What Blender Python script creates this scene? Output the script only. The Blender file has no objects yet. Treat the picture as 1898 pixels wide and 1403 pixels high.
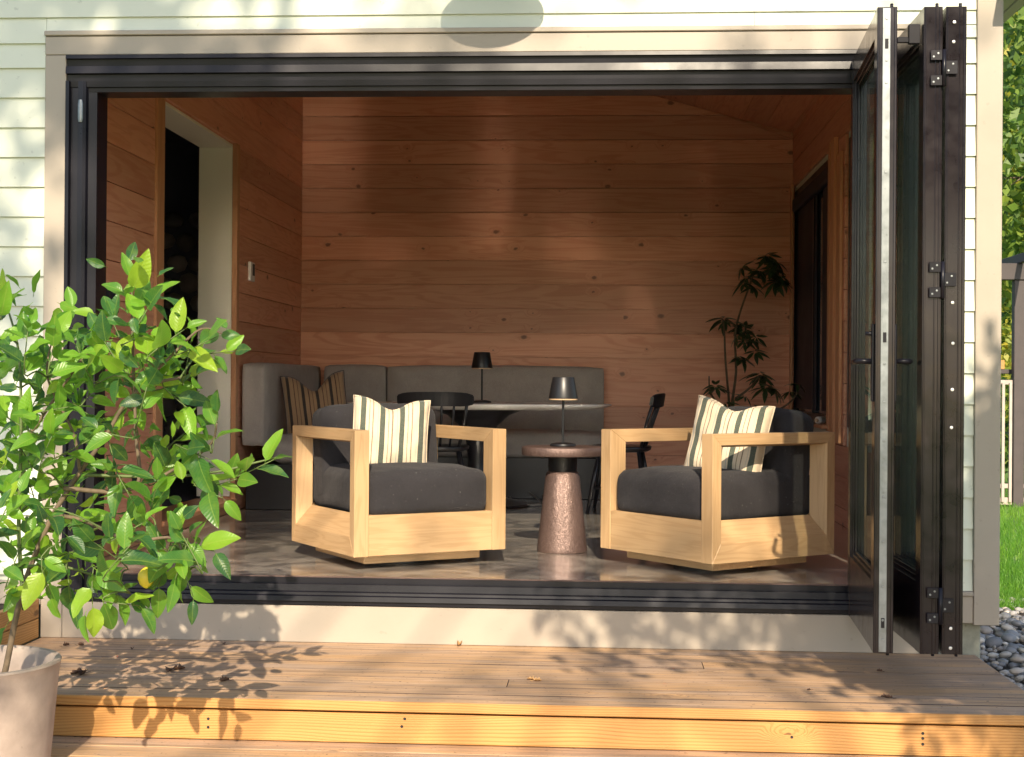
import bpy, bmesh, math, random
import numpy as np
from mathutils import Vector, Matrix, Quaternion

R = math.radians
random.seed(7)
rng = np.random.default_rng(7)
scene = bpy.context.scene
COL = scene.collection

# ------------------------------------------------------------------ camera
cam_d = bpy.data.cameras.new('camera')
cam = bpy.data.objects.new('camera', cam_d)
COL.objects.link(cam)
cam_d.sensor_width = 36.0
cam_d.lens = 36.0 * 2700.0 / 1898.0
cam_d.clip_end = 500
cam_d.clip_start = 0.05
fwd = Vector((-0.06323116, 0.9979943, 0.00303125))
right = Vector((0.99797084, 0.06320631, 0.0076918))
up = Vector((-0.00748478, -0.00351146, 0.99996582))
mw = Matrix((right, up, -fwd)).transposed().to_4x4()
mw.translation = Vector((0, -6.2, 0.857))
cam.matrix_world = mw
scene.camera = cam

# ------------------------------------------------------------------ sky and sun
SUN_EL, SUN_AZ = R(32.0), R(6.0)            # sun in front of the house, a little to the right
sun_dir = Vector((math.sin(SUN_AZ) * math.cos(SUN_EL), -math.cos(SUN_AZ) * math.cos(SUN_EL), math.sin(SUN_EL)))
world = bpy.data.worlds.new('World')
scene.world = world
world.use_nodes = True
wn = world.node_tree
wn.nodes.clear()
sky = wn.nodes.new('ShaderNodeTexSky')
sky.sky_type = 'NISHITA'
sky.sun_disc = False
sky.sun_elevation = SUN_EL
sky.sun_rotation = R(180.0 - 6.0)
sky.air_density = 1.0
sky.dust_density = 1.2
bg = wn.nodes.new('ShaderNodeBackground')
bg.inputs['Strength'].default_value = 0.13
wo = wn.nodes.new('ShaderNodeOutputWorld')
wn.links.new(sky.outputs[0], bg.inputs[0])
wn.links.new(bg.outputs[0], wo.inputs[0])

sun_l = bpy.data.lights.new('sun', 'SUN')
sun_l.energy = 4.2
sun_l.angle = R(0.53)
sun_l.color = (1.0, 0.85, 0.64)
sun_o = bpy.data.objects.new('sun', sun_l)
COL.objects.link(sun_o)
sun_o.rotation_euler = sun_dir.to_track_quat('Z', 'Y').to_euler()
sun_o.location = sun_dir * 40

vs = scene.view_settings
vs.view_transform = 'Standard'
vs.look = 'None'
vs.exposure = 0.95
vs.gamma = 1.0
vs.use_curve_mapping = False
scene.cycles.max_bounces = 10
scene.cycles.diffuse_bounces = 8
scene.cycles.glossy_bounces = 5
scene.cycles.transparent_max_bounces = 24
scene.cycles.sample_clamp_indirect = 0.0
scene.cycles.blur_glossy = 0.05
scene.cycles.use_denoising = True

# ------------------------------------------------------------------ materials
def new_mat(name):
    m = bpy.data.materials.new(name)
    m.use_nodes = True
    nt = m.node_tree
    b = nt.nodes['Principled BSDF']
    return m, nt, b

class G:
    """small helper round a node tree"""
    def __init__(s, nt): s.nt = nt
    def n(s, t, **kw):
        nd = s.nt.nodes.new(t)
        for k, v in kw.items(): setattr(nd, k, v)
        return nd
    def l(s, a, b): s.nt.links.new(a, b)
    def val(s, sock, v):
        if hasattr(v, 'links'): s.l(v, sock)
        else: sock.default_value = v
    def math(s, op, a, b=None, clamp=False):
        nd = s.n('ShaderNodeMath', operation=op, use_clamp=clamp)
        s.val(nd.inputs[0], a)
        if b is not None: s.val(nd.inputs[1], b)
        return nd.outputs[0]
    def vmath(s, op, a, b):
        nd = s.n('ShaderNodeVectorMath', operation=op)
        s.val(nd.inputs[0], a); s.val(nd.inputs[1], b)
        return nd.outputs[0]
    def noise(s, vec, scale=1, detail=3, rough=.55, dist=0):
        nd = s.n('ShaderNodeTexNoise')
        s.val(nd.inputs['Vector'], vec); nd.inputs['Scale'].default_value = scale
        nd.inputs['Detail'].default_value = detail; nd.inputs['Roughness'].default_value = rough
        nd.inputs['Distortion'].default_value = dist
        return nd.outputs['Fac']
    def rng(s, v, a, b, c=0, d=1, smooth=False):
        nd = s.n('ShaderNodeMapRange', clamp=True)
        if smooth: nd.interpolation_type = 'SMOOTHSTEP'
        s.val(nd.inputs['Value'], v)
        for k, x in zip(('From Min', 'From Max', 'To Min', 'To Max'), (a, b, c, d)): s.val(nd.inputs[k], x)
        return nd.outputs['Result']
    def mix(s, f, a, b, mode='MIX'):
        nd = s.n('ShaderNodeMix', data_type='RGBA', blend_type=mode)
        s.val(nd.inputs['Factor'], f)
        for k, v in ((6, a), (7, b)):
            if hasattr(v, 'links'): s.l(v, nd.inputs[k])
            else: nd.inputs[k].default_value = (*v[:3], 1)
        return nd.outputs[2]
    def ramp(s, f, stops, interp='LINEAR'):
        nd = s.n('ShaderNodeValToRGB'); cr = nd.color_ramp; cr.interpolation = interp
        while len(cr.elements) < len(stops): cr.elements.new(.5)
        for e, (p, c) in zip(cr.elements, stops):
            e.position = p; e.color = (*c, 1)
        s.val(nd.inputs[0], f)
        return nd.outputs[0]
    def bump(s, h, strength=.3, dist=.01, normal=None):
        nd = s.n('ShaderNodeBump'); s.val(nd.inputs['Height'], h)
        nd.inputs['Strength'].default_value = strength; nd.inputs['Distance'].default_value = dist
        if normal is not None: s.l(normal, nd.inputs['Normal'])
        return nd.outputs[0]

def coords(g, rnd=True, scale=(1, 1, 1)):
    tc = g.n('ShaderNodeTexCoord')
    v = tc.outputs['Object']
    oi = None
    if rnd:
        oi = g.n('ShaderNodeObjectInfo')
        off = g.vmath('MULTIPLY', oi.outputs['Random'], (37.3, 11.7, 23.9))
        v = g.vmath('ADD', v, off)
    return v, oi

def wood(name, light, dark, knot=(.05, .02, .012), knots=.3, rough=.5, kscale=(3.2, 5.5, 5.5), grain=1.0, bump=.12,
         weather=None, var=.16, lines=.5, spec=.4, ringf=55, face='xz', par=None):
    """wood with its grain along the object's local X"""
    m, nt, b = new_mat(name); g = G(nt)
    v, oi = coords(g)
    # knots bend the grain round them
    vk = g.vmath('MULTIPLY', v, kscale)
    vk = g.vmath('ADD', vk, g.vmath('MULTIPLY', (1, 1, 1), g.math('MULTIPLY', g.math('SUBTRACT', g.noise(v, 30, 2, .6), .5), .10)))
    s3 = g.n('ShaderNodeSeparateXYZ'); g.l(vk, s3.inputs[0]); c3 = g.n('ShaderNodeCombineXYZ')
    g.l(s3.outputs[0], c3.inputs[0]); g.l(s3.outputs[2 if face == 'xz' else 1], c3.inputs[1])
    vo = g.n('ShaderNodeTexVoronoi', feature='F1', voronoi_dimensions='2D'); g.l(c3.outputs[0], vo.inputs['Vector']); vo.inputs['Scale'].default_value = 1
    kd = vo.outputs['Distance']
    sep = g.n('ShaderNodeSeparateColor'); g.l(vo.outputs['Color'], sep.inputs[0])
    has = g.math('LESS_THAN', sep.outputs[0], knots)
    size = g.rng(g.math('POWER', sep.outputs[1], 2.2), 0, 1, .03, .125)
    kmask = g.math('MULTIPLY', g.rng(g.math('DIVIDE', kd, size), .55, 1.05, 1, 0), has)
    halo = g.math('MULTIPLY', g.rng(kd, 0, .33, 1, 0, True), has)
    warp = g.vmath('MULTIPLY', (0, 1, 1), g.math('MULTIPLY', halo, .05))
    v2 = g.vmath('ADD', v, warp)
    big = g.noise(g.vmath('MULTIPLY', v2, (.55 * grain, 7 * grain, 7 * grain)), 1, 3, .5, .8)
    fine = g.noise(g.vmath('MULTIPLY', v2, (2.2 * grain, 70 * grain, 70 * grain)), 1, 4, .65, .3)
    if par:                                              # straight sawn lines along the board, (per metre, waver)
        s4 = g.n('ShaderNodeSeparateXYZ'); g.l(v2, s4.inputs[0])
        wav = g.noise(g.vmath('MULTIPLY', v2, (.7, 4, 4)), 1, 2, .5)
        rings = g.math('SINE', g.math('ADD', g.math('MULTIPLY', s4.outputs[2 if face == 'xz' else 1], par[0]), g.math('MULTIPLY', wav, par[1])))
    else:
        rings = g.math('SINE', g.math('MULTIPLY', big, ringf))
    rings = g.rng(rings, -.2, 1, 0, 1, True)
    f = g.math('ADD', g.math('MULTIPLY', rings, lines), g.math('MULTIPLY', fine, 1 - lines))
    f = g.rng(f, .12, .85)
    base = g.mix(f, light, dark)
    patch = g.noise(g.vmath('MULTIPLY', v, (.8, 3, 3)), 1, 2)
    base = g.mix(g.rng(patch, .35, .7, 0, .35), base, dark)
    tone = g.rng(oi.outputs['Random'], 0, 1, 1 - var, 1 + var)
    base = g.mix(1.0, base, g.n('ShaderNodeCombineXYZ').outputs[0], 'MULTIPLY') if False else base
    hs = g.n('ShaderNodeHueSaturation'); g.l(base, hs.inputs['Color']); g.l(tone, hs.inputs['Value'])
    base = hs.outputs[0]
    base = g.mix(g.math('MULTIPLY', halo, .3), base, dark)
    base = g.mix(g.math('MULTIPLY', kmask, .72), base, knot)
    if weather:
        wcol, wamt = weather
        wv = g.noise(g.vmath('MULTIPLY', v, (1.1, 5, 5)), 1, 5, .65, .5)
        base = g.mix(g.rng(wv, .38, .62, 0, wamt), base, wcol)
        stv = g.noise(g.vmath('MULTIPLY', v2, (.8, 42, 42)), 1, 5, .7, 1.3)
        base = g.mix(g.rng(stv, .50, .63, 0, .72), base, tuple(c * .42 for c in wcol))
        stl = g.noise(g.vmath('MULTIPLY', v2, (1.1, 60, 60)), 1, 3, .6, .8)
        base = g.mix(g.rng(stl, .58, .70, 0, .45), base, tuple(min(1, c * 1.9) for c in wcol))
        sp = g.noise(v, 60, 2, .5)
        base = g.mix(g.rng(sp, .67, .73, 0, .75), base, tuple(c * .2 for c in wcol))
    g.l(base, b.inputs['Base Color'])
    g.l(g.rng(fine, .2, .8, rough - .08, rough + .1), b.inputs['Roughness'])
    b.inputs['Specular IOR Level'].default_value = spec
    if bump: g.l(g.bump(g.math('SUBTRACT', fine, g.math('MULTIPLY', rings, .5)), bump, .004), b.inputs['Normal'])
    return m

def paint(name, col, rough=.5, mott=.06, dirt=.0, bump=.05, metal=0., scale=3., var=0.03, spec=.5):
    m, nt, b = new_mat(name); g = G(nt)
    b.inputs['Specular IOR Level'].default_value = spec
    v, oi = coords(g)
    n1 = g.noise(v, scale, 5, .6); n2 = g.noise(v, 60, 3, .6)
    c = g.mix(g.rng(n1, .3, .7), tuple(x * (1 - mott) for x in col), tuple(min(1, x * (1 + mott)) for x in col))
    hs = g.n('ShaderNodeHueSaturation'); g.l(c, hs.inputs['Color'])
    g.l(g.rng(oi.outputs['Random'], 0, 1, 1 - var, 1 + var), hs.inputs['Value'])
    c = hs.outputs[0]
    if dirt:
        d = g.noise(v, 35, 2, .5)
        c = g.mix(g.rng(d, .69, .76, 0, dirt), c, tuple(x * .3 for x in col))
    g.l(c, b.inputs['Base Color'])
    g.l(g.rng(n1, .3, .7, rough - .07, rough + .07), b.inputs['Roughness'])
    b.inputs['Metallic'].default_value = metal
    if bump: g.l(g.bump(n2, bump, .003), b.inputs['Normal'])
    return m

def fabric(name, col, scale=900, rough=.95, sheen=.06, lint=0):
    m, nt, b = new_mat(name); g = G(nt)
    v, oi = coords(g)
    w = g.noise(v, scale * .4, 2, .6); n = g.noise(v, 9, 4, .6)
    c = g.mix(g.rng(w, .3, .7), tuple(x * .75 for x in col), tuple(x * 1.25 for x in col))
    c = g.mix(g.rng(n, .35, .65, 0, .35), c, tuple(x * .7 for x in col))
    if lint:
        d = g.noise(v, 75, 2, .5)
        c = g.mix(g.rng(d, .7, .78, 0, lint), c, (.35, .33, .31))
    g.l(c, b.inputs['Base Color']); b.inputs['Roughness'].default_value = rough
    b.inputs['Sheen Weight'].default_value = sheen; b.inputs['Sheen Roughness'].default_value = .5
    b.inputs['Specular IOR Level'].default_value = .2
    soft = g.noise(v, 7, 3, .5)
    h = g.math('ADD', g.math('MULTIPLY', w, .15), soft)
    g.l(g.bump(h, .55, .035), b.inputs['Normal'])
    return m

def stripes(name, ground, stops, width=.40):
    """woven stripes across the pillow's local X: stops = (start, end, colour) in 0..1"""
    m, nt, b = new_mat(name); g = G(nt)
    tc = g.n('ShaderNodeTexCoord'); v = tc.outputs['Object']
    w = g.noise(v, 380, 2, .6)
    sx = g.n('ShaderNodeSeparateXYZ'); g.l(v, sx.inputs[0])
    u = g.math('ADD', g.math('DIVIDE', sx.outputs[0], width), .5)
    u = g.math('ADD', u, g.math('MULTIPLY', g.math('SUBTRACT', w, .5), .006))
    seq = []
    p = 0.
    for a, e, c in stops:
        if a > p: seq.append((p, ground))
        seq.append((a, c)); p = e
    seq.append((p, ground))
    # the ramp holds 32 colours at most
    col = g.ramp(u, seq[:32], 'CONSTANT')
    col = g.mix(g.rng(w, .3, .7, 0, .25), col, tuple(x * .6 for x in ground))
    g.l(col, b.inputs['Base Color']); b.inputs['Roughness'].default_value = .95
    b.inputs['Sheen Weight'].default_value = .2
    soft = g.noise(v, 14, 3, .6)
    g.l(g.bump(g.math('ADD', g.math('MULTIPLY', w, .12), soft), .4, .02), b.inputs['Normal'])
    return m

def leaf_mat(name, stops, trans=.4, rough=.35, size=.1):
    m, nt, b = new_mat(name); g = G(nt)
    tc = g.n('ShaderNodeTexCoord'); oi = g.n('ShaderNodeObjectInfo'); ge = g.n('ShaderNodeNewGeometry')
    v = tc.outputs['UV']                                  # u along the midrib, v across it
    rnd = g.math('FRACT', g.math('ADD', oi.outputs['Random'], ge.outputs['Random Per Island']))
    base = g.ramp(rnd, stops)
    sx = g.n('ShaderNodeSeparateXYZ'); g.l(v, sx.inputs[0])
    ay = g.math('ABSOLUTE', sx.outputs[1])
    rib = g.rng(ay, 0, .018, 1, 0)                       # leaf meshes are one unit long
    veins = g.math('SINE', g.math('MULTIPLY', g.math('SUBTRACT', sx.outputs[0], g.math('MULTIPLY', ay, .8)), 70))
    vm = g.rng(veins, .85, 1, 0, .1)
    c = g.mix(g.math('MAXIMUM', g.math('MULTIPLY', rib, .5), vm), base, (.30, .42, .08))
    n = g.noise(g.vmath('ADD', v, g.vmath('MULTIPLY', rnd, (31, 7, 5))), 3.5, 3)
    c = g.mix(g.rng(n, .45, .75, 0, .35), c, (.2, .3, .03))
    g.l(c, b.inputs['Base Color']); b.inputs['Roughness'].default_value = rough
    g.l(g.bump(g.math('ADD', g.math('MULTIPLY', veins, .4), g.math('MULTIPLY', n, 3)), .12, .01), b.inputs['Normal'])
    tr = g.n('ShaderNodeBsdfTranslucent')
    hs = g.n('ShaderNodeHueSaturation'); g.l(c, hs.inputs['Color']); hs.inputs['Value'].default_value = 1.9
    hs.inputs['Hue'].default_value = .485
    g.l(hs.outputs[0], tr.inputs[0])
    mx = g.n('ShaderNodeMixShader'); mx.inputs[0].default_value = trans
    g.l(b.outputs[0], mx.inputs[1]); g.l(tr.outputs[0], mx.inputs[2])
    g.l(mx.outputs[0], nt.nodes['Material Output'].inputs[0])
    return m

def crown_mat(name, stops, trans=.35):
    """foliage of a far tree: the colour goes by leaf clump"""
    m, nt, b = new_mat(name); g = G(nt)
    tc = g.n('ShaderNodeTexCoord'); ge = g.n('ShaderNodeNewGeometry')
    n = g.noise(tc.outputs['Object'], .9, 3)
    f = g.math('ADD', g.math('MULTIPLY', ge.outputs['Random Per Island'], .5), g.math('SUBTRACT', n, .22))
    c = g.ramp(f, stops)
    g.l(c, b.inputs['Base Color']); b.inputs['Roughness'].default_value = .5
    tr = g.n('ShaderNodeBsdfTranslucent')
    hs = g.n('ShaderNodeHueSaturation'); g.l(c, hs.inputs['Color']); hs.inputs['Value'].default_value = 1.7
    g.l(hs.outputs[0], tr.inputs[0])
    mx = g.n('ShaderNodeMixShader'); mx.inputs[0].default_value = trans
    g.l(b.outputs[0], mx.inputs[1]); g.l(tr.outputs[0], mx.inputs[2])
    g.l(mx.outputs[0], nt.nodes['Material Output'].inputs[0])
    return m

def glass_mat(name, tint=(.90, .95, .925), base=.06):
    m, nt, b = new_mat(name); g = G(nt)
    nt.nodes.remove(b)
    tr = g.n('ShaderNodeBsdfTransparent'); tr.inputs[0].default_value = (*tint, 1)
    gl = g.n('ShaderNodeBsdfGlossy'); gl.inputs['Roughness'].default_value = .015
    gl.inputs[0].default_value = (.9, .97, .93, 1)
    fr = g.n('ShaderNodeFresnel'); ge = g.n('ShaderNodeNewGeometry')
    # the rear face of the pane is met from inside: same index both ways, or it would mirror totally
    g.l(g.math('ADD', g.math('MULTIPLY', ge.outputs['Backfacing'], 1 / 1.5 - 1.5), 1.5), fr.inputs[0])
    f = g.math('MULTIPLY', fr.outputs[0], .85, True)
    mx = g.n('ShaderNodeMixShader'); g.l(f, mx.inputs[0]); g.l(tr.outputs[0], mx.inputs[1]); g.l(gl.outputs[0], mx.inputs[2])
    # a thin layer of diffuse grey teal
    df = g.n('ShaderNodeBsdfDiffuse'); df.inputs[0].default_value = (.30, .40, .41, 1)
    m2 = g.n('ShaderNodeMixShader'); m2.inputs[0].default_value = .022; g.l(mx.outputs[0], m2.inputs[1]); g.l(df.outputs[0], m2.inputs[2])
    g.l(m2.outputs[0], nt.nodes['Material Output'].inputs[0])
    return m

M = {}
M['pine'] = wood('pine boards', (.72, .375, .235), (.58, .245, .145), (.07, .026, .016), knots=.22, rough=.40, bump=.05, lines=.4, var=.17, kscale=(4.0, 1, 6.0))
M['pine_ceiling'] = wood('pine ceiling boards', (.69, .345, .20), (.55, .225, .12), (.07, .026, .016), knots=.3, rough=.40, bump=.05, lines=.4, var=.16, kscale=(3.0, 6.0, 1), face='xy')
M['pine_trim'] = wood('pine trim', (.62, .33, .17), (.50, .23, .11), knots=.05, rough=.42, bump=.05, lines=.4)
M['oak'] = wood('light oak', (.52, .345, .185), (.42, .26, .125), (.2, .11, .05), knots=.0, rough=.48, grain=1.6, bump=.06, lines=.35, var=.06)
M['deck'] = wood('weathered deck boards', (.66, .41, .205), (.40, .235, .125), (.08, .05, .035), knots=.10, kscale=(2.5, 6, 1), face='xy', rough=.7, grain=1.1, bump=.55, par=(380, 60),
                 weather=((.37, .275, .215), .72), lines=.42, var=.07)
M['riser'] = wood('yellow pine riser', (.53, .285, .095), (.37, .175, .05), (.06, .025, .01), knots=.14, kscale=(3.0, .3, 7), rough=.55, grain=1.0, bump=.2, lines=.5, var=.05, par=(560, 75))
M['siding'] = paint('cream green siding paint', (.625, .65, .55), .55, .03, .25, .06)
M['trim'] = paint('taupe trim paint', (.355, .305, .25), .5, .05, .15, .05)
M['black'] = paint('dark bronze frame', (.009, .0085, .013), .34, .2, .0, .02, var=0, spec=.26)
M['bronze'] = paint('brown bronze door frame', (.014, .010, .0125), .20, .2, .0, .015, scale=12, var=.05, spec=.38)
M['steel'] = paint('dull steel', (.23, .25, .26), .45, .25, .35, .05, metal=.85, scale=25)
M['screw'] = paint('bright screw', (.8, .8, .8), .3, .05, 0, 0, metal=.6)
M['white'] = paint('white wall paint', (.80, .755, .64), .6, .02, 0, .02)
M['white_plastic'] = paint('white plastic', (.72, .68, .64), .4, .02, 0, 0)
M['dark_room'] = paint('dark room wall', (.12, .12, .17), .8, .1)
M['stone'] = paint('fireplace stone', (.34, .30, .29), .75, .3, .2, .3, scale=6, var=.35)
M['charcoal'] = fabric('charcoal cushion cloth', (.030, .028, .031), lint=.3)
M['linen'] = fabric('taupe banquette cloth', (.41, .37, .34), sheen=.15)
M['lampblack'] = paint('matte black metal', (.014, .014, .016), .42, .1, 0, .02)
M['lampunder'] = paint('lamp shade rim', (.60, .42, .26), .5, .05)
M['chairblack'] = paint('black painted wood', (.016, .016, .02), .32, .2, 0, .05)
M['marble'] = paint('white table top', (.90, .89, .86), .25, .06, 0, 0, scale=4)
M['shade'] = paint('dark roller blind', (.012, .016, .034), .6, .1, 0, .05)
M['soil'] = paint('potting soil', (.05, .035, .025), .95, .4, .3, .6, scale=30)
M['pot'] = paint('pale fibre clay', (.36, .29, .245), .8, .2, .35, .18, scale=9)
M['bark'] = paint('brown bark', (.13, .095, .06), .85, .35, .2, .4, scale=25)
M['green_stem'] = paint('green stem', (.09, .13, .035), .6, .2, 0, .1, scale=20)
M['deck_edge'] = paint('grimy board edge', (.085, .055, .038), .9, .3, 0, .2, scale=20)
M['lemon'] = paint('lemon skin', (.62, .50, .04), .4, .12, 0, .25, scale=20)
M['dryleaf'] = paint('dry brown leaf', (.10, .055, .035), .8, .4, 0, .3, scale=40)
M['tanleaf'] = paint('dry tan leaf', (.50, .30, .13), .8, .3, 0, .3, scale=40)
M['concrete'] = paint('grey green concrete', (.27, .27, .22), .9, .25, .3, .4, scale=14)
M['roof'] = paint('grey shingle', (.12, .115, .11), .9, .3, .3, .4, scale=20)
M['cable'] = paint('grey cable', (.26, .24, .22), .5, .05, 0, 0)
M['arbor'] = paint('brown stained post', (.06, .048, .048), .7, .2, 0, .1, scale=8)
M['fence'] = paint('pale picket paint', (.40, .335, .30), .6, .12, .2, .1, scale=8)
M['glass'] = glass_mat('door glass')
M['dim_outdoors'] = paint('window glass coloured as dim outdoors', (.03, .05, .08), .08, .1, 0, 0)  # opaque; the dim view outdoors is put into its colour
M['leaf'] = leaf_mat('citrus leaf', [(0, (.026, .085, .034)), (.25, (.045, .15, .032)), (.5, (.10, .25, .028)), (.88, (.17, .37, .03)), (1, (.26, .41, .03))], .46)
M['figleaf'] = leaf_mat('house plant leaf', [(0, (.012, .035, .022)), (.6, (.02, .055, .03)), (1, (.035, .08, .035))], .2)
M['crown_green'] = crown_mat('tree foliage', [(0, (.02, .05, .012)), (.35, (.055, .12, .022)), (.65, (.14, .22, .03)), (1, (.30, .34, .05))])
M['crown_yellow'] = crown_mat('yellowing foliage', [(0, (.08, .11, .016)), (.45, (.2, .25, .03)), (.75, (.36, .34, .04)), (1, (.52, .38, .04))])
M['grass'] = crown_mat('lawn blades', [(0, (.06, .17, .018)), (.5, (.12, .28, .025)), (1, (.24, .38, .04))], .5)

# polished concrete floor
def floor_mat():
    m, nt, b = new_mat('polished concrete'); g = G(nt)
    tc = g.n('ShaderNodeTexCoord'); v = tc.outputs['Object']
    n1 = g.noise(v, 3.0, 7, .66, 1.6); n2 = g.noise(g.vmath('MULTIPLY', v, (6, 14, 9)), 1, 5, .68, .8); n3 = g.noise(v, 70, 3, .6)
    c = g.ramp(n1, [(.34, (.11, .102, .095)), (.5, (.36, .325, .285)), (.66, (.66, .59, .50))])
    c = g.mix(g.rng(n2, .47, .68, 0, .6), c, (.16, .14, .13))
    c = g.mix(g.rng(n3, .62, .75, 0, .4), c, (.36, .30, .25))
    g.l(c, b.inputs['Base Color'])
    g.l(g.rng(n2, .3, .7, .09, .17), b.inputs['Roughness'])
    b.inputs['Specular IOR Level'].default_value = .1
    b.inputs['Coat Weight'].default_value = 1.0; b.inputs['Coat IOR'].default_value = 1.55; b.inputs['Coat Roughness'].default_value = .17
    g.l(g.bump(g.math('ADD', n2, g.math('MULTIPLY', n1, .8)), .012, .02), b.inputs['Normal'])
    return m
M['floor'] = floor_mat()

def copper_mat():
    m, nt, b = new_mat('hammered copper'); g = G(nt)
    tc = g.n('ShaderNodeTexCoord'); v = tc.outputs['Object']
    a = g.noise(g.vmath('MULTIPLY', v, (48, 48, 24)), 1, 5, .7, 2.0)
    d = g.noise(v, 120, 3, .6)
    c = g.mix(g.rng(a, .3, .7), (.135, .088, .076), (.195, .132, .115))
    g.l(c, b.inputs['Base Color']); b.inputs['Metallic'].default_value = .5
    g.l(g.rng(a, .3, .7, .34, .48), b.inputs['Roughness'])
    g.l(g.bump(g.math('ADD', a, g.math('MULTIPLY', d, .25)), .28, .02), b.inputs['Normal'])
    return m
M['copper'] = copper_mat()

def pebble_mat():
    m, nt, b = new_mat('river stones'); g = G(nt)
    v, oi = coords(g)
    ge = g.n('ShaderNodeNewGeometry')
    r = g.math('FRACT', g.math('ADD', oi.outputs['Random'], ge.outputs['Random Per Island']))
    c = g.ramp(r, [(0, (.11, .11, .125)), (.3, (.23, .235, .255)), (.5, (.38, .35, .31)), (.65, (.19, .17, .17)), (.82, (.50, .42, .34)), (1, (.64, .61, .58))])
    n = g.noise(v, 40, 4, .6)
    c = g.mix(g.rng(n, .4, .7, 0, .4), c, (.34, .33, .32))
    g.l(c, b.inputs['Base Color']); b.inputs['Roughness'].default_value = .55
    g.l(g.bump(n, .15, .004), b.inputs['Normal'])
    return m
M['pebble'] = pebble_mat()

def ground_mat():
    m, nt, b = new_mat('lawn soil'); g = G(nt)
    tc = g.n('ShaderNodeTexCoord'); v = tc.outputs['Object']
    n = g.noise(v, .8, 6, .65); d = g.noise(v, 30, 4, .7)
    c = g.mix(g.rng(n, .35, .65), (.085, .19, .025), (.14, .25, .04))
    c = g.mix(g.rng(d, .45, .7, 0, .7), c, (.06, .055, .025))
    g.l(c, b.inputs['Base Color']); b.inputs['Roughness'].default_value = .95
    g.l(g.bump(d, .6, .03), b.inputs['Normal'])
    return m
M['ground'] = ground_mat()

# striped cloths
def pat(pairs, period=None):
    return pairs
CREAM = (.62, .51, .365); GREEN = (.028, .050, .040); THIN = (.16, .11, .075); GREY = (.30, .31, .30)
seq = []
for k in range(4):
    o = k * .235 + .03
    seq += [(o, o + .012, THIN), (o + .062, o + .068, GREY), (o + .09, o + .152, GREEN)] + ([(o + .19, o + .197, THIN)] if k < 3 else [])
M['stripe'] = stripes('cream pillow with green stripes', CREAM, seq[:15])
TAN = (.34, .215, .12)
seq2 = []
for k in range(4):
    o = k * .24 + .02
    seq2 += [(o, o + .05, (.012, .012, .016)), (o + .115, o + .128, (.05, .012, .012)), (o + .18, o + .188, (.05, .012, .012))]
M['stripe_tan'] = stripes('tan pillow with dark stripes', TAN, seq2)

# ------------------------------------------------------------------ object builders
W = {}                                     # world matrices as built, by object name
T = Matrix.Identity(4)                     # where the thing being built stands

def link(o, parent, world):
    COL.objects.link(o)
    W[o.name] = world.copy()
    if parent is not None:
        o.parent = parent
        o.matrix_parent_inverse = W[parent.name].inverted()
    o.matrix_basis = world
    return o

def thing(name, label, cat, world=None, group=None):
    o = bpy.data.objects.new(name, None)
    o.empty_display_size = .1
    link(o, None, T if world is None else world)
    tag(o, label, cat, group)
    return o

def tag(o, label, cat, group=None):
    o['label'] = label; o['category'] = cat
    if group: o['group'] = group
    return o

def struct(o):
    o['kind'] = 'structure'; return o

def finish(me, mat, smooth):
    if mat is not None: me.materials.append(mat)
    if smooth:
        me.polygons.foreach_set('use_smooth', [True] * len(me.polygons))
    me.update()
    return me

GR = {'x': Matrix.Identity(4), 'y': Matrix.Rotation(R(90), 4, 'Z'), 'z': Matrix.Rotation(R(-90), 4, 'Y')}

def raw(name, verts, faces, mat, parent=None, smooth=False, center=None, grain='x', local=None):
    """verts in the space of T; the object's origin goes to center and its local X along the grain"""
    if center is None:
        a = np.array(verts, float); c = Vector(((a.min(0) + a.max(0)) / 2).tolist())
    else: c = Vector(center)
    L = Matrix.Translation(c) @ GR[grain]
    Li = L.inverted()
    me = bpy.data.meshes.new(name)
    me.from_pydata([tuple(Li @ Vector(p)) for p in verts], [], faces)
    o = bpy.data.objects.new(name, finish(me, mat, smooth))
    return link(o, parent, T @ L)

BOXES = {}
def box_mesh(name, dx, dy, dz, mat, bev, seg):
    key = (round(dx, 4), round(dy, 4), round(dz, 4), mat.name, bev, seg)
    if key in BOXES: return BOXES[key]
    bm = bmesh.new()
    bmesh.ops.create_cube(bm, size=1)
    for v in bm.verts: v.co = Vector((v.co.x * dx, v.co.y * dy, v.co.z * dz))
    if bev:
        bmesh.ops.bevel(bm, geom=bm.edges[:], offset=min(bev, .45 * min(dx, dy, dz)), segments=seg, affect='EDGES', profile=.5)
    me = bpy.data.meshes.new(name)
    bm.to_mesh(me); bm.free()
    finish(me, mat, False)
    BOXES[key] = me
    return me

def bx(name, x0, x1, y0, y1, z0, z1, mat, parent=None, grain='x', bev=.002, seg=1, rot=None):
    d = (x1 - x0, y1 - y0, z1 - z0)
    ld = {'x': d, 'y': (d[1], d[0], d[2]), 'z': (d[2], d[1], d[0])}[grain]
    me = box_mesh(name, *ld, mat, bev, seg)
    o = bpy.data.objects.new(name, me)
    L = Matrix.Translation(((x0 + x1) / 2, (y0 + y1) / 2, (z0 + z1) / 2))
    if rot is not None: L = L @ rot
    return link(o, parent, T @ L @ GR[grain])

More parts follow.
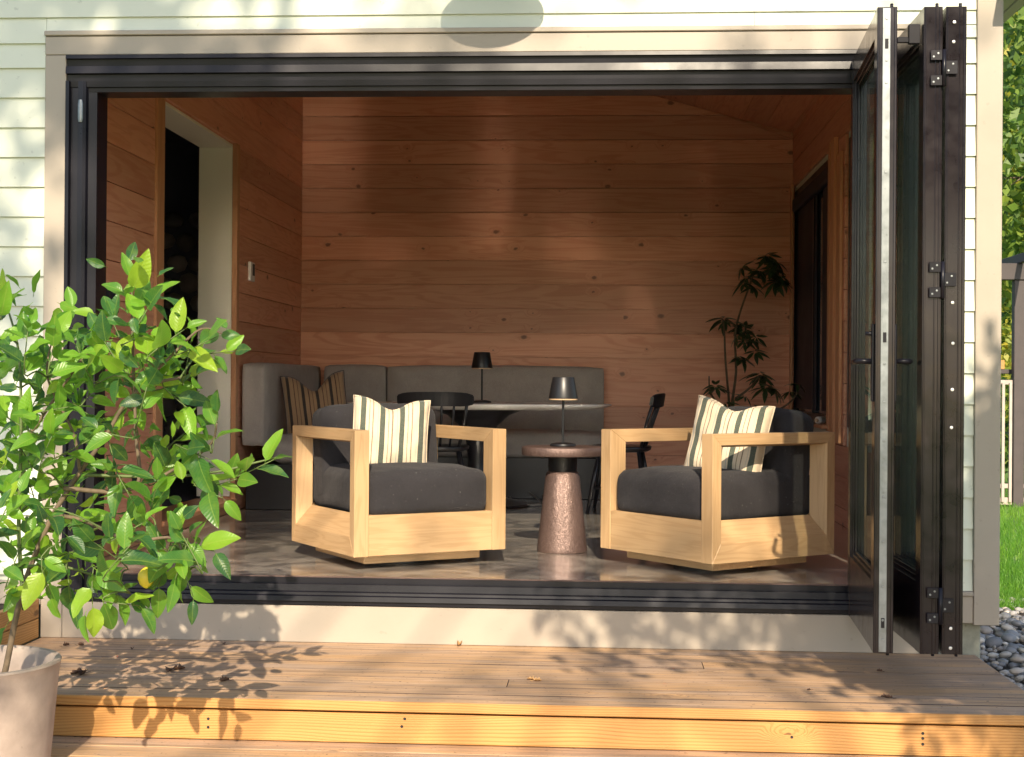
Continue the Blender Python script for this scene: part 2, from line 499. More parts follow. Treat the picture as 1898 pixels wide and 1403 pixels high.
def boxes(name, lst, mat, parent=None, bev=.0):
    """several boxes that make ONE piece (a frame, a wall with an opening)"""
    bm = bmesh.new()
    for x0, x1, y0, y1, z0, z1 in lst:
        r = bmesh.ops.create_cube(bm, size=1)
        vs_ = r['verts']
        for v in vs_: v.co = Vector(((x0 + x1) / 2 + v.co.x * (x1 - x0), (y0 + y1) / 2 + v.co.y * (y1 - y0), (z0 + z1) / 2 + v.co.z * (z1 - z0)))
        if bev:
            es = list({e for v in vs_ for e in v.link_edges})
            bmesh.ops.bevel(bm, geom=es, offset=bev, segments=1, affect='EDGES')
    me = bpy.data.meshes.new(name); bm.to_mesh(me); bm.free()
    return link(bpy.data.objects.new(name, finish(me, mat, False)), parent, T.copy())

def extrude_profile(name, prof, a, b, axis, mat, parent=None, closed=True):
    """a moulding: prof is a list of 2D points, drawn out from a to b along 'x' (prof = y,z) or 'z' (prof = x,y)"""
    n = len(prof); vs_ = []
    for t in (a, b):
        for p, q in prof:
            vs_.append((t, p, q) if axis == 'x' else (p, q, t))
    fs = [(i, (i + 1) % n, n + (i + 1) % n, n + i) for i in range(n if closed else n - 1)]
    fs += [tuple(range(n))[::-1], tuple(range(n, 2 * n))]
    o = raw(name, vs_, fs, mat, parent, grain=axis)
    fix_normals(o)
    return o

def fix_normals(o):
    bm = bmesh.new(); bm.from_mesh(o.data); bmesh.ops.recalc_face_normals(bm, faces=bm.faces[:]); bm.to_mesh(o.data); bm.free()

def lathe(name, prof, mat, parent=None, center=(0, 0, 0), seg=40, smooth=True, sx=1., sy=1.):
    """prof: (radius, z) from bottom to top"""
    vs_, fs = [], []
    n = len(prof)
    for r, z in prof:
        for k in range(seg):
            a = 2 * math.pi * k / seg
            vs_.append((r * math.cos(a) * sx, r * math.sin(a) * sy, z))
    for i in range(n - 1):
        for k in range(seg):
            fs.append((i * seg + k, i * seg + (k + 1) % seg, (i + 1) * seg + (k + 1) % seg, (i + 1) * seg + k))
    fs.append(tuple(range(seg))[::-1]); fs.append(tuple(range((n - 1) * seg, n * seg)))
    me = bpy.data.meshes.new(name); me.from_pydata(vs_, [], fs)
    finish(me, mat, False)
    if smooth:
        # smooth round the axis, crisp where the profile turns sharply
        me.polygons.foreach_set('use_smooth', [len(p.vertices) == 4 for p in me.polygons])
        try: me.set_sharp_from_angle(angle=R(38))
        except Exception: pass
    return link(bpy.data.objects.new(name, me), parent, T @ Matrix.Translation(center))

def tube_geo(pts, rad, seg=6):
    pts = [Vector(p) for p in pts]; vs_, fs = [], []
    rad = rad if hasattr(rad, '__len__') else [rad] * len(pts)
    side = None
    for i, p in enumerate(pts):
        d = (pts[min(i + 1, len(pts) - 1)] - pts[max(i - 1, 0)])
        d = d.normalized() if d.length > 1e-9 else Vector((0, 0, 1))
        if side is None:
            side = d.orthogonal().normalized()
        else:
            side = (side - d * side.dot(d))
            side = side.normalized() if side.length > 1e-6 else d.orthogonal().normalized()
        u = d.cross(side)
        for k in range(seg):
            a = 2 * math.pi * k / seg
            vs_.append(tuple(p + (side * math.cos(a) + u * math.sin(a)) * rad[i]))
    for i in range(len(pts) - 1):
        for k in range(seg):
            fs.append((i * seg + k, i * seg + (k + 1) % seg, (i + 1) * seg + (k + 1) % seg, (i + 1) * seg + k))
    n = len(pts)
    fs.append(tuple(range(seg))[::-1]); fs.append(tuple(range((n - 1) * seg, n * seg)))
    return vs_, fs

def spline(pts, k=6):
    pts = [Vector(p) for p in pts]; out = []
    for i in range(len(pts) - 1):
        p0, p1, p2, p3 = pts[max(i - 1, 0)], pts[i], pts[i + 1], pts[min(i + 2, len(pts) - 1)]
        for j in range(k):
            t = j / k
            out.append(.5 * ((2 * p1) + (p2 - p0) * t + (2 * p0 - 5 * p1 + 4 * p2 - p3) * t * t + (3 * p1 - p0 - 3 * p2 + p3) * t ** 3))
    out.append(pts[-1])
    return out

def tube(name, pts, rad, mat, parent=None, seg=8, sm=True, k=0):
    if k: pts = spline(pts, k)
    if hasattr(rad, '__len__') and len(rad) == 2:
        rad = [rad[0] + (rad[1] - rad[0]) * i / (len(pts) - 1) for i in range(len(pts))]
    vs_, fs = tube_geo(pts, rad, seg)
    o = raw(name, vs_, fs, mat, parent, smooth=False)
    if sm: o.data.polygons.foreach_set('use_smooth', [len(p.vertices) == 4 for p in o.data.polygons])
    return o

def join_geo(lst):
    vs_, fs = [], []
    for v, f in lst:
        o = len(vs_); vs_ += list(v); fs += [tuple(i + o for i in q) for q in f]
    return vs_, fs

def puff_box(name, dx, dy, dz, r, mat, parent=None, world=None, n=14, crown=.0, sag=0., seed=0):
    """an upholstered block: rounded edges, a slight crown, a little unevenness"""
    bm = bmesh.new()
    bmesh.ops.create_cube(bm, size=2)
    bmesh.ops.subdivide_edges(bm, edges=bm.edges[:], cuts=n, use_grid_fill=True)
    h = Vector((dx / 2, dy / 2, dz / 2)); rr = random.Random(seed)
    ph = [rr.uniform(0, 6.28) for _ in range(6)]
    for v in bm.verts:
        u = v.co.copy()
        # denser towards the edges
        p = Vector([math.copysign(abs(c) ** .75, c) * h[i] for i, c in enumerate(u)])
        q = Vector([max(-(h[i] - r), min(h[i] - r, p[i])) for i in range(3)])
        d = p - q
        if d.length > 1e-9: p = q + d.normalized() * r
        k = (1 - u.x ** 2) * (1 - u.y ** 2)
        if u.z > 0: p.z += crown * k * u.z
        p.y += -crown * .5 * (1 - u.x ** 2) * (1 - u.z ** 2) * (1 if u.y < 0 else -1)
        p.z += .004 * math.sin(9 * u.x + ph[0]) * math.sin(7 * u.y + ph[1])
        v.co = p
    me = bpy.data.meshes.new(name); bm.to_mesh(me); bm.free(); finish(me, mat, True)
    return link(bpy.data.objects.new(name, me), parent, T @ (world if world is not None else Matrix.Identity(4)))

def pillow(name, size, thick, mat, label, cat, world, chop=.08, group=None, seed=1, pipe=None):
    n = 26; rr = random.Random(seed); vs_, fs = [], []
    a = [rr.uniform(0, 6.28) for _ in range(8)]
    for s in (1, -1):
        for j in range(n + 1):
            for i in range(n + 1):
                u, v = 2 * i / n - 1, 2 * j / n - 1
                k = ((1 - u ** 4) * (1 - v ** 4)) ** .42
                x = u * (1 - .045 * (1 - v * v) * abs(u)); z = v * (1 - .045 * (1 - u * u) * abs(v))
                t = thick / 2 * k
                if v > 0: z -= chop / size * 2 * math.exp(-(u / .42) ** 2) * v ** 1.5; t *= 1 - .35 * math.exp(-(u / .3) ** 2) * v
                wr = .010 * math.sin(5 * u + 3 * v + a[0]) * math.sin(4 * v + a[1]) + .005 * math.sin(11 * u + a[2]) * math.sin(9 * v - 5 * u + a[3])
                wr += .006 * math.sin(16 * (u + v) + a[4]) * (1 - k)
                vs_.append((x * size / 2, -s * t - wr * (k > 0.02) * .8, z * size / 2))
    m_ = (n + 1) ** 2
    for s in range(2):
        for j in range(n):
            for i in range(n):
                q = [s * m_ + j * (n + 1) + i, s * m_ + j * (n + 1) + i + 1, s * m_ + (j + 1) * (n + 1) + i + 1, s * m_ + (j + 1) * (n + 1) + i]
                fs.append(tuple(q) if s == 0 else tuple(q[::-1]))
    me = bpy.data.meshes.new(name); me.from_pydata(vs_, [], fs)
    bm = bmesh.new(); bm.from_mesh(me); bmesh.ops.remove_doubles(bm, verts=bm.verts[:], dist=.0008); bm.to_mesh(me); bm.free()
    finish(me, mat, True)
    o = link(bpy.data.objects.new(name, me), None, world)
    tag(o, label, cat, group)
    # a corded seam round the edge
    edge = []
    for i in range(n + 1): edge.append(vs_[i])
    for j in range(1, n + 1): edge.append(vs_[j * (n + 1) + n])
    for i in range(n - 1, -1, -1): edge.append(vs_[n * (n + 1) + i])
    for j in range(n - 1, -1, -1): edge.append(vs_[j * (n + 1)])
    v2, f2 = tube_geo(edge, .0035, 5)
    me2 = bpy.data.meshes.new('piping'); me2.from_pydata(v2, [], f2); finish(me2, pipe or mat, True)
    link(bpy.data.objects.new('piping', me2), o, world)
    return o

# ================================================================== GROUND
def ground():
    n = 60
    xs = [math.copysign(abs(t) ** 3 * 220, t) for t in np.linspace(-1, 1, n)]
    vs_, fs = [], []
    for y in xs:
        for x in xs:
            h = .02 * math.sin(x * .9) * math.sin(y * .7)
            vs_.append((x, y + 4, -.46 + h))
    for j in range(n - 1):
        for i in range(n - 1):
            fs.append((j * n + i, j * n + i + 1, (j + 1) * n + i + 1, (j + 1) * n + i))
    struct(raw('ground', vs_, fs, M['ground'], smooth=True, center=(0, 0, 0)))
ground()

# ================================================================== HOUSE
house = thing('house', 'cream clapboard house with taupe trim and a pine panelled room behind the folding doors', 'house')
XL, XR = -2.42, 1.46            # room walls
YF, YB = .15, 5.30              # front wall's inner face, back wall
PL = .191                       # board pitch inside
Z0 = .105 - PL * 3

RX, RZ = -2.6, 3.947          # ridge, well to the left

def ceil_z(x): return RZ - .277 * abs(x - RX)

front = boxes('front_wall', [(-6.2, -2.34, .002, YF, -.05, 2.9), (1.362, 1.622, .002, YF, -.05, 2.9), (-2.34, 1.362, .002, YF, 2.262, 2.9)], M['siding'], house)
# gable above the boards that show
raw('gable_wall', [(-6.2, .004, 2.9), (1.62, .004, 2.9), (1.62, .15, 2.9), (-6.2, .15, 2.9), (RX, .004, 4.06), (RX, .15, 4.06)],
    [(0, 1, 4), (3, 5, 2), (0, 4, 5, 3), (1, 2, 5, 4), (0, 3, 2, 1)], M['siding'], house)

# clapboards: a wedge each, thick at its lower edge
def clap(x0, x1, z0, z1, parent):
    th = .017
    vs_ = [(x0, -th, z0), (x1, -th, z0), (x1, 0, z0), (x0, 0, z0), (x0, -.004, z1 + .012), (x1, -.004, z1 + .012), (x1, 0, z1 + .012), (x0, 0, z1 + .012)]
    fs = [(0, 1, 5, 4), (1, 2, 6, 5), (2, 3, 7, 6), (3, 0, 4, 7), (0, 3, 2, 1), (4, 5, 6, 7)]
    return raw('siding_board', vs_, fs, M['siding'], parent)
zl = [2.43, 2.318, 2.211, 2.082, 1.952, 1.823, 1.694] + [1.694 - .1297 * k for k in range(1, 14)]
for i in range(len(zl) - 1):
    clap(-3.6, -2.4335, zl[i + 1], zl[i], front)
    clap(1.4415, 1.539, zl[i + 1] - .003, zl[i] - .003, front)
for a, b, xs in ((2.3695, 2.43, (-2.4315, .62, 1.539)), (2.43, 2.56, (-3.6, .98, 1.539)), (2.56, 2.69, (-3.6, -.9, 1.539)), (2.69, 2.82, (-3.6, .3, 1.539))):
    for k in range(len(xs) - 1):
        clap(xs[k] + .0008, xs[k + 1] - .0008, a, b, front)

# trim boards round the opening
bx('trim_board', -2.4325, 1.4405, -.024, 0, 2.265, 2.345, M['trim'], front, 'x', .0025)
bx('drip_cap', -2.4345, 1.4405, -.034, 0, 2.347, 2.368, M['trim'], front, 'x', .003)
bx('trim_board', -2.4325, -2.3395, -.022, 0, -.262, 2.2635, M['trim'], front, 'z', .0025)
bx('trim_board', 1.3625, 1.4405, -.022, 0, -.13, 2.2635, M['trim'], front, 'z', .0025)
bx('trim_board', -2.3385, 1.3615, -.018, .03, -.262, -.105, M['trim'], front, 'x', .0025)
bx('corner_board', 1.5405, 1.646, -.028, .0, -.137, 2.95, M['trim'], front, 'z', .0025)
bx('corner_board', 1.6225, 1.646, .001, .11, -.137, 2.95, M['trim'], front, 'z', .0025)
bx('water_table', 1.4415, 1.5395, -.022, 0, -.13, -.018, M['trim'], front, 'x', .002)
bx('drip_cap', 1.4415, 1.5395, -.032, 0, -.0165, .0035, M['trim'], front, 'x', .003)
bx('water_table', -3.6, -2.4345, -.022, 0, -.12, -.018, M['trim'], front, 'x', .002)
bx('foundation', -3.6, 1.585, .031, 5.5, -.6, -.1305, M['concrete'], house, bev=.006)

# side walls, back wall, the dark room next door
boxes('side_wall', [(1.48, 1.621, .151, .95, -.05, 2.86), (1.48, 1.621, 2.80, 3.38, -.05, 2.86), (1.48, 1.621, .95, 2.80, -.05, .60), (1.48, 1.621, .95, 2.80, 2.37, 2.86), (1.48, 1.621, 5.44, 5.6, -.05, 2.86), (1.48, 1.621, 3.38, 5.44, -.05, .60), (1.48, 1.621, 3.38, 5.44, 2.37, 2.86)], M['siding'], house)
back = boxes('back_wall', [(-2.6, 1.479, YB + .022, YB + .15, -.05, 4.0)], M['pine'], house)
leftw = boxes('left_wall', [(-2.62, XL - .022, .151, 1.60, -.05, 3.92), (-2.62, XL - .022, 3.21, YB, -.05, 3.92), (-2.62, XL - .022, 1.60, 3.21, 2.405, 3.92), (-2.62, XL - .022, 1.60, 3.21, -.05, .05)], M['pine'], house)
rightw = boxes('right_wall', [(XR + .0185, XR + .0195, .151, .95, 0, 2.85), (XR + .0185, XR + .0195, 2.80, 3.36, 0, 2.85)], M['pine'], house)

# boards of the back wall run on up into the gable
k = 0
z = Z0
while z < 3.85:
    za, zb = max(z, 0) + .0022, z + PL - .0022
    if zb > za + .01:
        def lim(zz): return min(XR, RX + (RZ - zz) / .277), XL
        (ra, la), (rb, lb) = lim(za), lim(zb)
        ya, yb = YB, YB + .02
        dy = random.uniform(0, .0018)
        raw('wall_board', [(la, ya - dy, za), (ra, ya - dy, za), (ra, yb, za), (la, yb, za), (lb, ya - dy, zb), (rb, ya - dy, zb), (rb, yb, zb), (lb, yb, zb)],
            [(0, 1, 5, 4), (1, 2, 6, 5), (2, 3, 7, 6), (3, 0, 4, 7), (0, 3, 2, 1), (4, 5, 6, 7)], M['pine'], back)
    z += PL
# left wall: before, behind and above the cased opening
z = Z0
while z < 3.8:
    za, zb = max(z, 0) + .0022, z + PL - .0022
    if zb > za + .01:
        d = random.uniform(0, .0018)
        bx('wall_board', XL - .02, XL + d, .152, 1.489, za, zb, M['pine'], leftw, 'y', .0012)
        if za > 2.40:
            bx('wall_board', XL - .02, XL + d, 1.6215, YB - .002, za, zb, M['pine'], leftw, 'y', .0012)
        elif zb > 2.42:
            bx('wall_board', XL - .02, XL + d, 1.6215, YB - .002, 2.412, zb, M['pine'], leftw, 'y', .0012)
            bx('wall_board', XL - .02, XL + d, 3.262, YB - .002, za, 2.4105, M['pine'], leftw, 'y', .0012)
        else:
            bx('wall_board', XL - .02, XL + d, 3.262, YB - .002, za, zb, M['pine'], leftw, 'y', .0012)
        d = random.uniform(0, .0018)
        if za > 2.80: pass
        elif zb < .60 or za > 2.39:
            bx('wall_board', XR - d, XR + .018, .152, YB - .002, za, zb, M['pine'], rightw, 'y', .0012)
        else:
            bx('wall_board', XR - d, XR + .018, .152, .948, za, zb, M['pine'], rightw, 'y', .0012)
            bx('wall_board', XR - d, XR + .018, 2.802, 3.359, za, zb, M['pine'], rightw, 'y', .0012)
    z += PL
# casings
bx('casing', XL - .018, XL + .016, 1.491, 1.619, .0, 3.88, M['pine_trim'], leftw, 'z', .003)
bx('casing', XL - .018, XL + .016, 3.192, 3.26, .0, 2.41, M['pine_trim'], leftw, 'z', .003)
bx('opening_jamb', -2.66, XL - .0195, 3.192, 3.208, .1, 2.384, M['white'], leftw, 'z', .001)
bx('opening_jamb', -2.66, XL - .0195, 1.602, 1.618, .1, 2.384, M['white'], leftw, 'z', .001)
bx('opening_head', -2.66, XL - .0195, 1.602, 3.208, 2.386, 2.404, M['white'], leftw, 'y', .001)
bx('threshold', -2.66, XL + .03, 1.6205, 3.1905, .058, .086, M['pine_trim'], leftw, 'y', .004)
bx('riser_board', XL - .02, XL + .01, 1.6205, 3.1905, .002, .0565, M['pine_trim'], leftw, 'y', .002)
bx('skirting', XL + .0025, XL + .014, .153, 1.488, .0015, .09, M['pine_trim'], leftw, 'y', .002)
# dark room beyond the opening, with a stone chimney breast
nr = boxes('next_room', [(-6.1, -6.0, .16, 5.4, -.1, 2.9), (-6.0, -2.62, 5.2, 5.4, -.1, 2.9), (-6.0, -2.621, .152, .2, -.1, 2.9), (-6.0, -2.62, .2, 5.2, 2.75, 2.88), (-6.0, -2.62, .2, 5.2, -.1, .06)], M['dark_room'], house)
for i in range(9):
    for j in range(13):
        if j * .17 > 2.15: continue
        cx, cz = -4.15 + i * .185 + (j % 2) * .09 + random.uniform(-.02, .02), .15 + j * .165 + random.uniform(-.02, .02)
        rx, rz = random.uniform(.075, .10), random.uniform(.065, .085)
        vs_, fs = [], []
        for a in range(5):
            for b in range(8):
                th, ph = a / 5 * math.pi / 2, 2 * math.pi * b / 8
                vs_.append((cx + rx * math.cos(th) * math.cos(ph), 5.195 - .06 * math.sin(th), cz + rz * math.cos(th) * math.sin(ph)))
        for a in range(4):
            for b in range(8):
                fs.append((a * 8 + b, (a + 1) * 8 + b, (a + 1) * 8 + (b + 1) % 8, a * 8 + (b + 1) % 8))
        fs.append(tuple(32 + b for b in range(8))[::-1])
        o = raw('stone', vs_, fs, M['stone'], nr, True)

# ceiling and roof
ang = math.atan(.277)
ceil_ = raw('ceiling', [(-2.62, .1, RZ + .03), (1.62, .1, ceil_z(1.62) + .03), (-2.62, 5.4, RZ + .03), (1.62, 5.4, ceil_z(1.62) + .03)],
            [(0, 1, 3, 2)], M['pine'], house)
for s in (1,):
    n = 23
    for i in range(n):
        t = (i + .5) * .19
        x = RX + s * t * math.cos(ang); zc = RZ - t * math.sin(ang) + .012
        if x < XL - .08 or x > XR + .08: continue
        bx('ceiling_board', x - .0942, x + .0942, .152, YB, zc - .009, zc + .009, M['pine_ceiling'], ceil_, 'y', .0012, rot=Matrix.Rotation(s * ang, 4, 'Y'))
def roof_side(s, xe):
    x0 = RX
    d = []
    for x in (x0, xe):
        zu = RZ + .09 - .277 * abs(x - x0)
        d.append((x, zu))
    (xa, za), (xb, zb) = d
    vs_ = []
    for y in (-.46, 5.7):
        vs_ += [(xa, y, za), (xb, y, zb), (xb, y, zb + .14), (xa, y, za + .14)]
    fs = [(0, 1, 2, 3), (4, 7, 6, 5), (0, 4, 5, 1), (1, 5, 6, 2), (2, 6, 7, 3), (3, 7, 4, 0)]
    return raw('roof', vs_, fs, M['roof'], house)
rf = roof_side(1, 1.93)
roof_side(-1, -6.4)
# barge boards under the rake, gutter board along the eave
for s, xe in ((1, 1.93), (-1, -6.4)):
    zb = RZ + .09 - .277 * abs(xe - RX)
    vs_ = []
    for y in (-.485, -.462):
        vs_ += [(RX, y, RZ + .03), (xe, y, zb - .07), (xe, y, zb + .15), (RX, y, RZ + .24)]
    raw('barge_board', vs_, [(0, 1, 2, 3), (4, 7, 6, 5), (0, 4, 5, 1), (1, 5, 6, 2), (2, 6, 7, 3), (3, 7, 4, 0)], M['trim'], rf)
bx('eave_board', 1.87, 1.925, -.46, 5.7, 2.62, 2.84, M['trim'], rf, 'y', .004)
bx('soffit_board', 1.647, 1.869, -.46, 5.7, 2.625, 2.645, M['trim'], rf, 'y', .003)

fl = raw('floor', [(-2.46, .08, 0), (1.48, .08, 0), (1.48, 5.33, 0), (-2.46, 5.33, 0), (-2.46, .08, -.09), (1.48, .08, -.09), (1.48, 5.33, -.09), (-2.46, 5.33, -.09)],
         [(0, 1, 2, 3), (4, 7, 6, 5), (0, 4, 5, 1), (1, 5, 6, 2), (2, 6, 7, 3), (3, 7, 4, 0)], M['floor'], house)

# a second window nearer the doors
win2 = boxes('window', [(XR + .02, XR + .075, .95, 1.01, .60, 2.37), (XR + .02, XR + .075, 2.74, 2.80, .60, 2.37), (XR + .02, XR + .075, 1.01, 2.74, .60, .66), (XR + .02, XR + .075, 1.01, 2.74, 2.31, 2.37), (XR + .02, XR + .07, 1.86, 1.90, .66, 2.31)], M['black'], house, .004)
bx('pane', XR + .045, XR + .05, 1.01, 2.74, .66, 2.31, M['glass'], win2, 'y', 0)
# window in the right wall, blind down
win = boxes('window', [(XR + .02, XR + .075, 3.38, 3.44, .60, 2.37), (XR + .02, XR + .075, 5.38, 5.44, .60, 2.37), (XR + .02, XR + .075, 3.44, 5.38, .60, .66), (XR + .02, XR + .075, 3.44, 5.38, 2.31, 2.37), (XR + .02, XR + .07, 4.28, 4.33, .66, 2.31)], M['black'], house, .004)
bx('pane', XR + .045, XR + .05, 3.44, 5.38, .66, 2.31, M['dim_outdoors'], win, 'y', 0)
bx('blind', XR + .030, XR + .034, 3.45, 3.92, .68, 2.24, M['shade'], win, 'z', 0)
bx('blind', XR + .030, XR + .034, 4.20, 5.37, .68, 2.24, M['shade'], win, 'z', 0)
bx('blind_box', XR - .012, XR + .04, 3.445, 5.375, 2.20, 2.305, M['shade'], win, 'y', .02, 3)
for y0, y1 in ((3.30, 3.379), (5.405, 5.47)):
    if y1 > YB: y0, y1 = 5.235, 5.295
    bx('casing', XR - .02, XR + .0, y0 if y0 < 4 else 5.236, y1, .56, 2.42, M['pine_trim'], rightw, 'z', .003)
bx('casing', XR - .022, XR - .002, 2.86, 3.0, .5, 2.30, M['pine_trim'], rightw, 'z', .003)
bx('casing', XR - .030, XR - .002, 3.06, 3.20, .56, 2.42, M['pine_trim'], rightw, 'z', .003)
bx('window_sill', XR - .055, XR + .02, 3.33, 5.23, .575, .60, M['pine_trim'], rightw, 'y', .003)

# ---- black aluminium frame of the wide opening
XJ = 1.362
head = extrude_profile('door_head', [(.13, 2.262), (-.034, 2.262), (-.036, 2.246), (-.02, 2.244), (-.016, 2.216), (-.030, 2.214), (-.0355, 2.182), (-.012, 2.180), (-.010, 2.152), (-.020, 2.150), (-.017, 2.126), (-.006, 2.124), (-.004, 2.106), (.13, 2.106)], -2.337, XJ, 'x', M['black'], house)
jamb = extrude_profile('door_jamb', [(-2.3385, .13), (-2.3385, -.030), (-2.322, -.032), (-2.319, -.010), (-2.286, -.010), (-2.284, -.026), (-2.262, -.029), (-2.250, -.022), (-2.245, -.003), (-2.208, -.001), (-2.208, .13)], -.10, 2.15, 'z', M['black'], house)
extrude_profile('door_jamb', [(1.300, .13), (1.300, -.012), (1.33, -.012), (1.33, -.024), (XJ, -.026), (XJ, .13)], -.10, 2.15, 'z', M['black'], house)
sill = extrude_profile('door_sill', [(.125, -.09), (.125, .004), (.082, .004), (.080, -.014), (.066, -.014), (.064, .006), (.052, .007), (.050, -.030), (.022, -.032), (.020, -.016), (.010, -.017), (.006, -.044), (-.014, -.048), (-.016, -.058), (-.030, -.062), (-.034, -.082), (-.020, -.084), (-.020, -.100), (.02, -.104)], -2.335, XJ - .001, 'x', M['black'], house)
bx('track', -2.2, 1.29, .0535, .0625, .0075, .0125, M['copper'], sill, 'x', .001)
lt = lathe('latch', [(.001, -.05), (.009, -.048), (.012, -.03), (.012, .03), (.009, .048), (.001, .05)], M['steel'], jamb, (-2.272, -.030, 2.02), 12, sy=.5)

# ---- folding doors, folded out square to the wall
def folding_door(hinge, th, rot, t, lab, lock=False):
    global T
    T = Matrix.Translation(hinge) @ Matrix.Rotation(R(rot), 4, 'Z')
    w = .895; zb, zt = -.098, 2.212
    st, tr, br = .078, .095, .25
    L = [(0, t, -st, 0, zb, zt), (0, t, -w, -w + st, zb, zt), (.001, t - .001, -w + st, -st, zt - tr, zt - .001), (.001, t - .001, -w + st, -st, zb + .001, zb + br)]
    # glazing beads: two steps round the pane on each face
    for xa, xb, g_ in ((.010, .018, .016), (t - .018, t - .010, .016), (.018, .028, .028), (t - .028, t - .018, .028)):
        y0, y1, z0, z1 = -w + st, -st, zb + br, zt - tr
        L += [(xa, xb, y0, y0 + g_, z0, z1), (xa, xb, y1 - g_, y1, z0, z1), (xa, xb, y0 + g_, y1 - g_, z0, z0 + g_), (xa, xb, y0 + g_, y1 - g_, z1 - g_, z1)]
    # raised ribs on the closing edge
    if not lock:
        L += [(.004, .010, -w - .004, -w + .001, zb + .002, zt - .002), (t - .012, t - .006, -w - .004, -w + .001, zb + .002, zt - .002), (t - .026, t - .021, -w - .003, -w + .001, zb + .002, zt - .002)]
    else:
        L += [(.002, .008, -w - .004, -w + .001, zb + .002, zt - .002), (t - .010, t - .002, -w - .006, -w + .001, zb + .002, zt - .002)]
    d = boxes('folding_door', L, M['bronze'], house, .0012)
    if lab: d['label'] = lab
    bx('pane', t / 2 - .006, t / 2 + .006, -w + st - .01, -st + .01, zb + br - .01, zt - tr + .01, M['glass'], d, 'y', 0)
    if lock:
        bx('lock_plate', .019, .046, -w - .003, -w + .0005, zb + .004, zt - .004, M['steel'], d, 'z', .0008)
        for z in (-.05, .02, .14, .30, .46, .66, .80, .935, 1.30, 1.62, 1.94, 2.02, 2.17):
            lathe('screw', [(.0055, 0), (.0045, .002), (.001, .0022)], M['steel'], d, (.0325, 0, 0), 8)
            o = COL.objects[-1]
            o.matrix_basis = T @ Matrix.Translation((.0325, -w - .0028, z)) @ Matrix.Rotation(R(90), 4, 'X')
        for z in (.01, 1.03, 2.08):
            bx('keeper', .027, .039, -w - .0045, -w - .0025, z - .018, z + .018, M['black'], d, 'z', .001)
        for s, x in ((-1, 0), (1, t)):
            h = bx('handle', x + min(0, s * .009), x + max(0, s * .009), -w + .022, -w + .056, .80, 1.08, M['black'], d, 'z', .003)
            tube('lever', [(x + s * .008, -w + .039, .945), (x + s * .048, -w + .039, .945), (x + s * .058, -w + .05, .945), (x + s * .060, -w + .15, .942)], [.010, .010, .011, .009], M['black'], d)
        tube('thumb_turn', [(0, -w + .039, 1.045), (-.03, -w + .039, 1.045)], [.009, .007], M['black'], d)
    for z in (zt - .004, zb - .010):
        tube('guide_pin', [(t * .75, -w + .02, z), (t * .75, -w + .02, z + .02)], [.006, .006], M['black'], d)
    T = Matrix.Identity(4)
    return d
d1 = folding_door((1.022, -.025, 0), .068, -3.6, .070, 'leading door leaf with a bright lock strip and lever handles', True)
d2 = folding_door((1.127, -.025, 0), .066, .2, .066, None)
d3 = folding_door((1.204, -.025, 0), .072, .2, .073, 'folded door leaf next to the wall, with bright screws in its edge')
T = Matrix.Identity(4)
ye = -.928
for zc in (1.99, 1.235, .075):
    hg = tube('hinge', [(1.1985, ye - .006, zc - .065), (1.1985, ye - .006, zc + .065)], .0075, M['black'], d2)
    for k, (x0, x1, z0, z1, p) in enumerate(((1.152, 1.193, zc + .028, zc + .064, d2), (1.152, 1.193, zc - .062, zc - .026, d2), (1.204, 1.246, zc - .022, zc + .026, d3))):
        bx('hinge_leaf', x0, x1, ye - .006, ye - .0022, z0, z1, M['black'], p, 'x', .001)
        for xx in ((x0 + .010, z0 + .012), (x0 + .026, z1 - .012)):
            o = lathe('screw', [(.0045, 0), (.0035, .0015), (.001, .0017)], M['steel'], p, (0, 0, 0), 8)
            o.matrix_basis = Matrix.Translation((xx[0], ye - .0058, xx[1])) @ Matrix.Rotation(R(90), 4, 'X')
for x, z in ((1.236, 2.155), (1.234, 2.085), (1.236, 1.155), (1.238, 1.01), (1.237, .845), (1.235, .71), (1.237, -.005), (1.237, -.075)):
    o = lathe('screw', [(.0065, 0), (.005, .002), (.001, .0024)], M['screw'], d3, (0, 0, 0), 10)
    o.matrix_basis = Matrix.Translation((x, ye + .003, z)) @ Matrix.Rotation(R(90), 4, 'X')
    o.matrix_basis.translation.y = -.9235
# pull bar bracket high on the middle leaf
bx('bracket', 1.045, 1.126, -.875, -.862, 2.095, 2.115, M['black'], d2, 'x', .002)
bx('bracket', 1.085, 1.126, -.880, -.858, 2.09, 2.16, M['black'], d2, 'z', .002)

# ================================================================== DECK
def dry(): pass
deck = thing('deck_platform', 'upper wooden deck step of weathered boards right below the wide opening', 'deck')
DX0, DX1, DZ = -2.43, 1.553, -.262
ys = np.linspace(-1.135, -.006, 9)
for i in range(8):
    x = DX0
    cuts = [DX0, DX1] if i not in (2, 5) else [DX0, (-.35 if i == 2 else .4), DX1]
    for a, b in zip(cuts[:-1], cuts[1:]):
        lift = random.uniform(-.001, .001)
        o = bx('deck_board', a + .001, b - .001, ys[i] + .0012, ys[i + 1] - .0012, DZ - .036 + lift, DZ + lift, M['deck'], deck, 'x', .001 if i else .003, 1)
        if i == 0:                                    # the sawn front edge has kept its yellow
            o.data = o.data.copy(); o.data.materials.append(M['riser'])
            for p in o.data.polygons: p.material_index = 1 if p.normal.y < -.6 else 0
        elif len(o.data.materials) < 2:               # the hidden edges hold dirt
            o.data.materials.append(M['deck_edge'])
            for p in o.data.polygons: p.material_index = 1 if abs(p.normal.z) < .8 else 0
bx('riser_board', DX0, DX1 - .004, -1.118, -1.085, -.412, -.308, M['riser'], deck, 'x', .002)
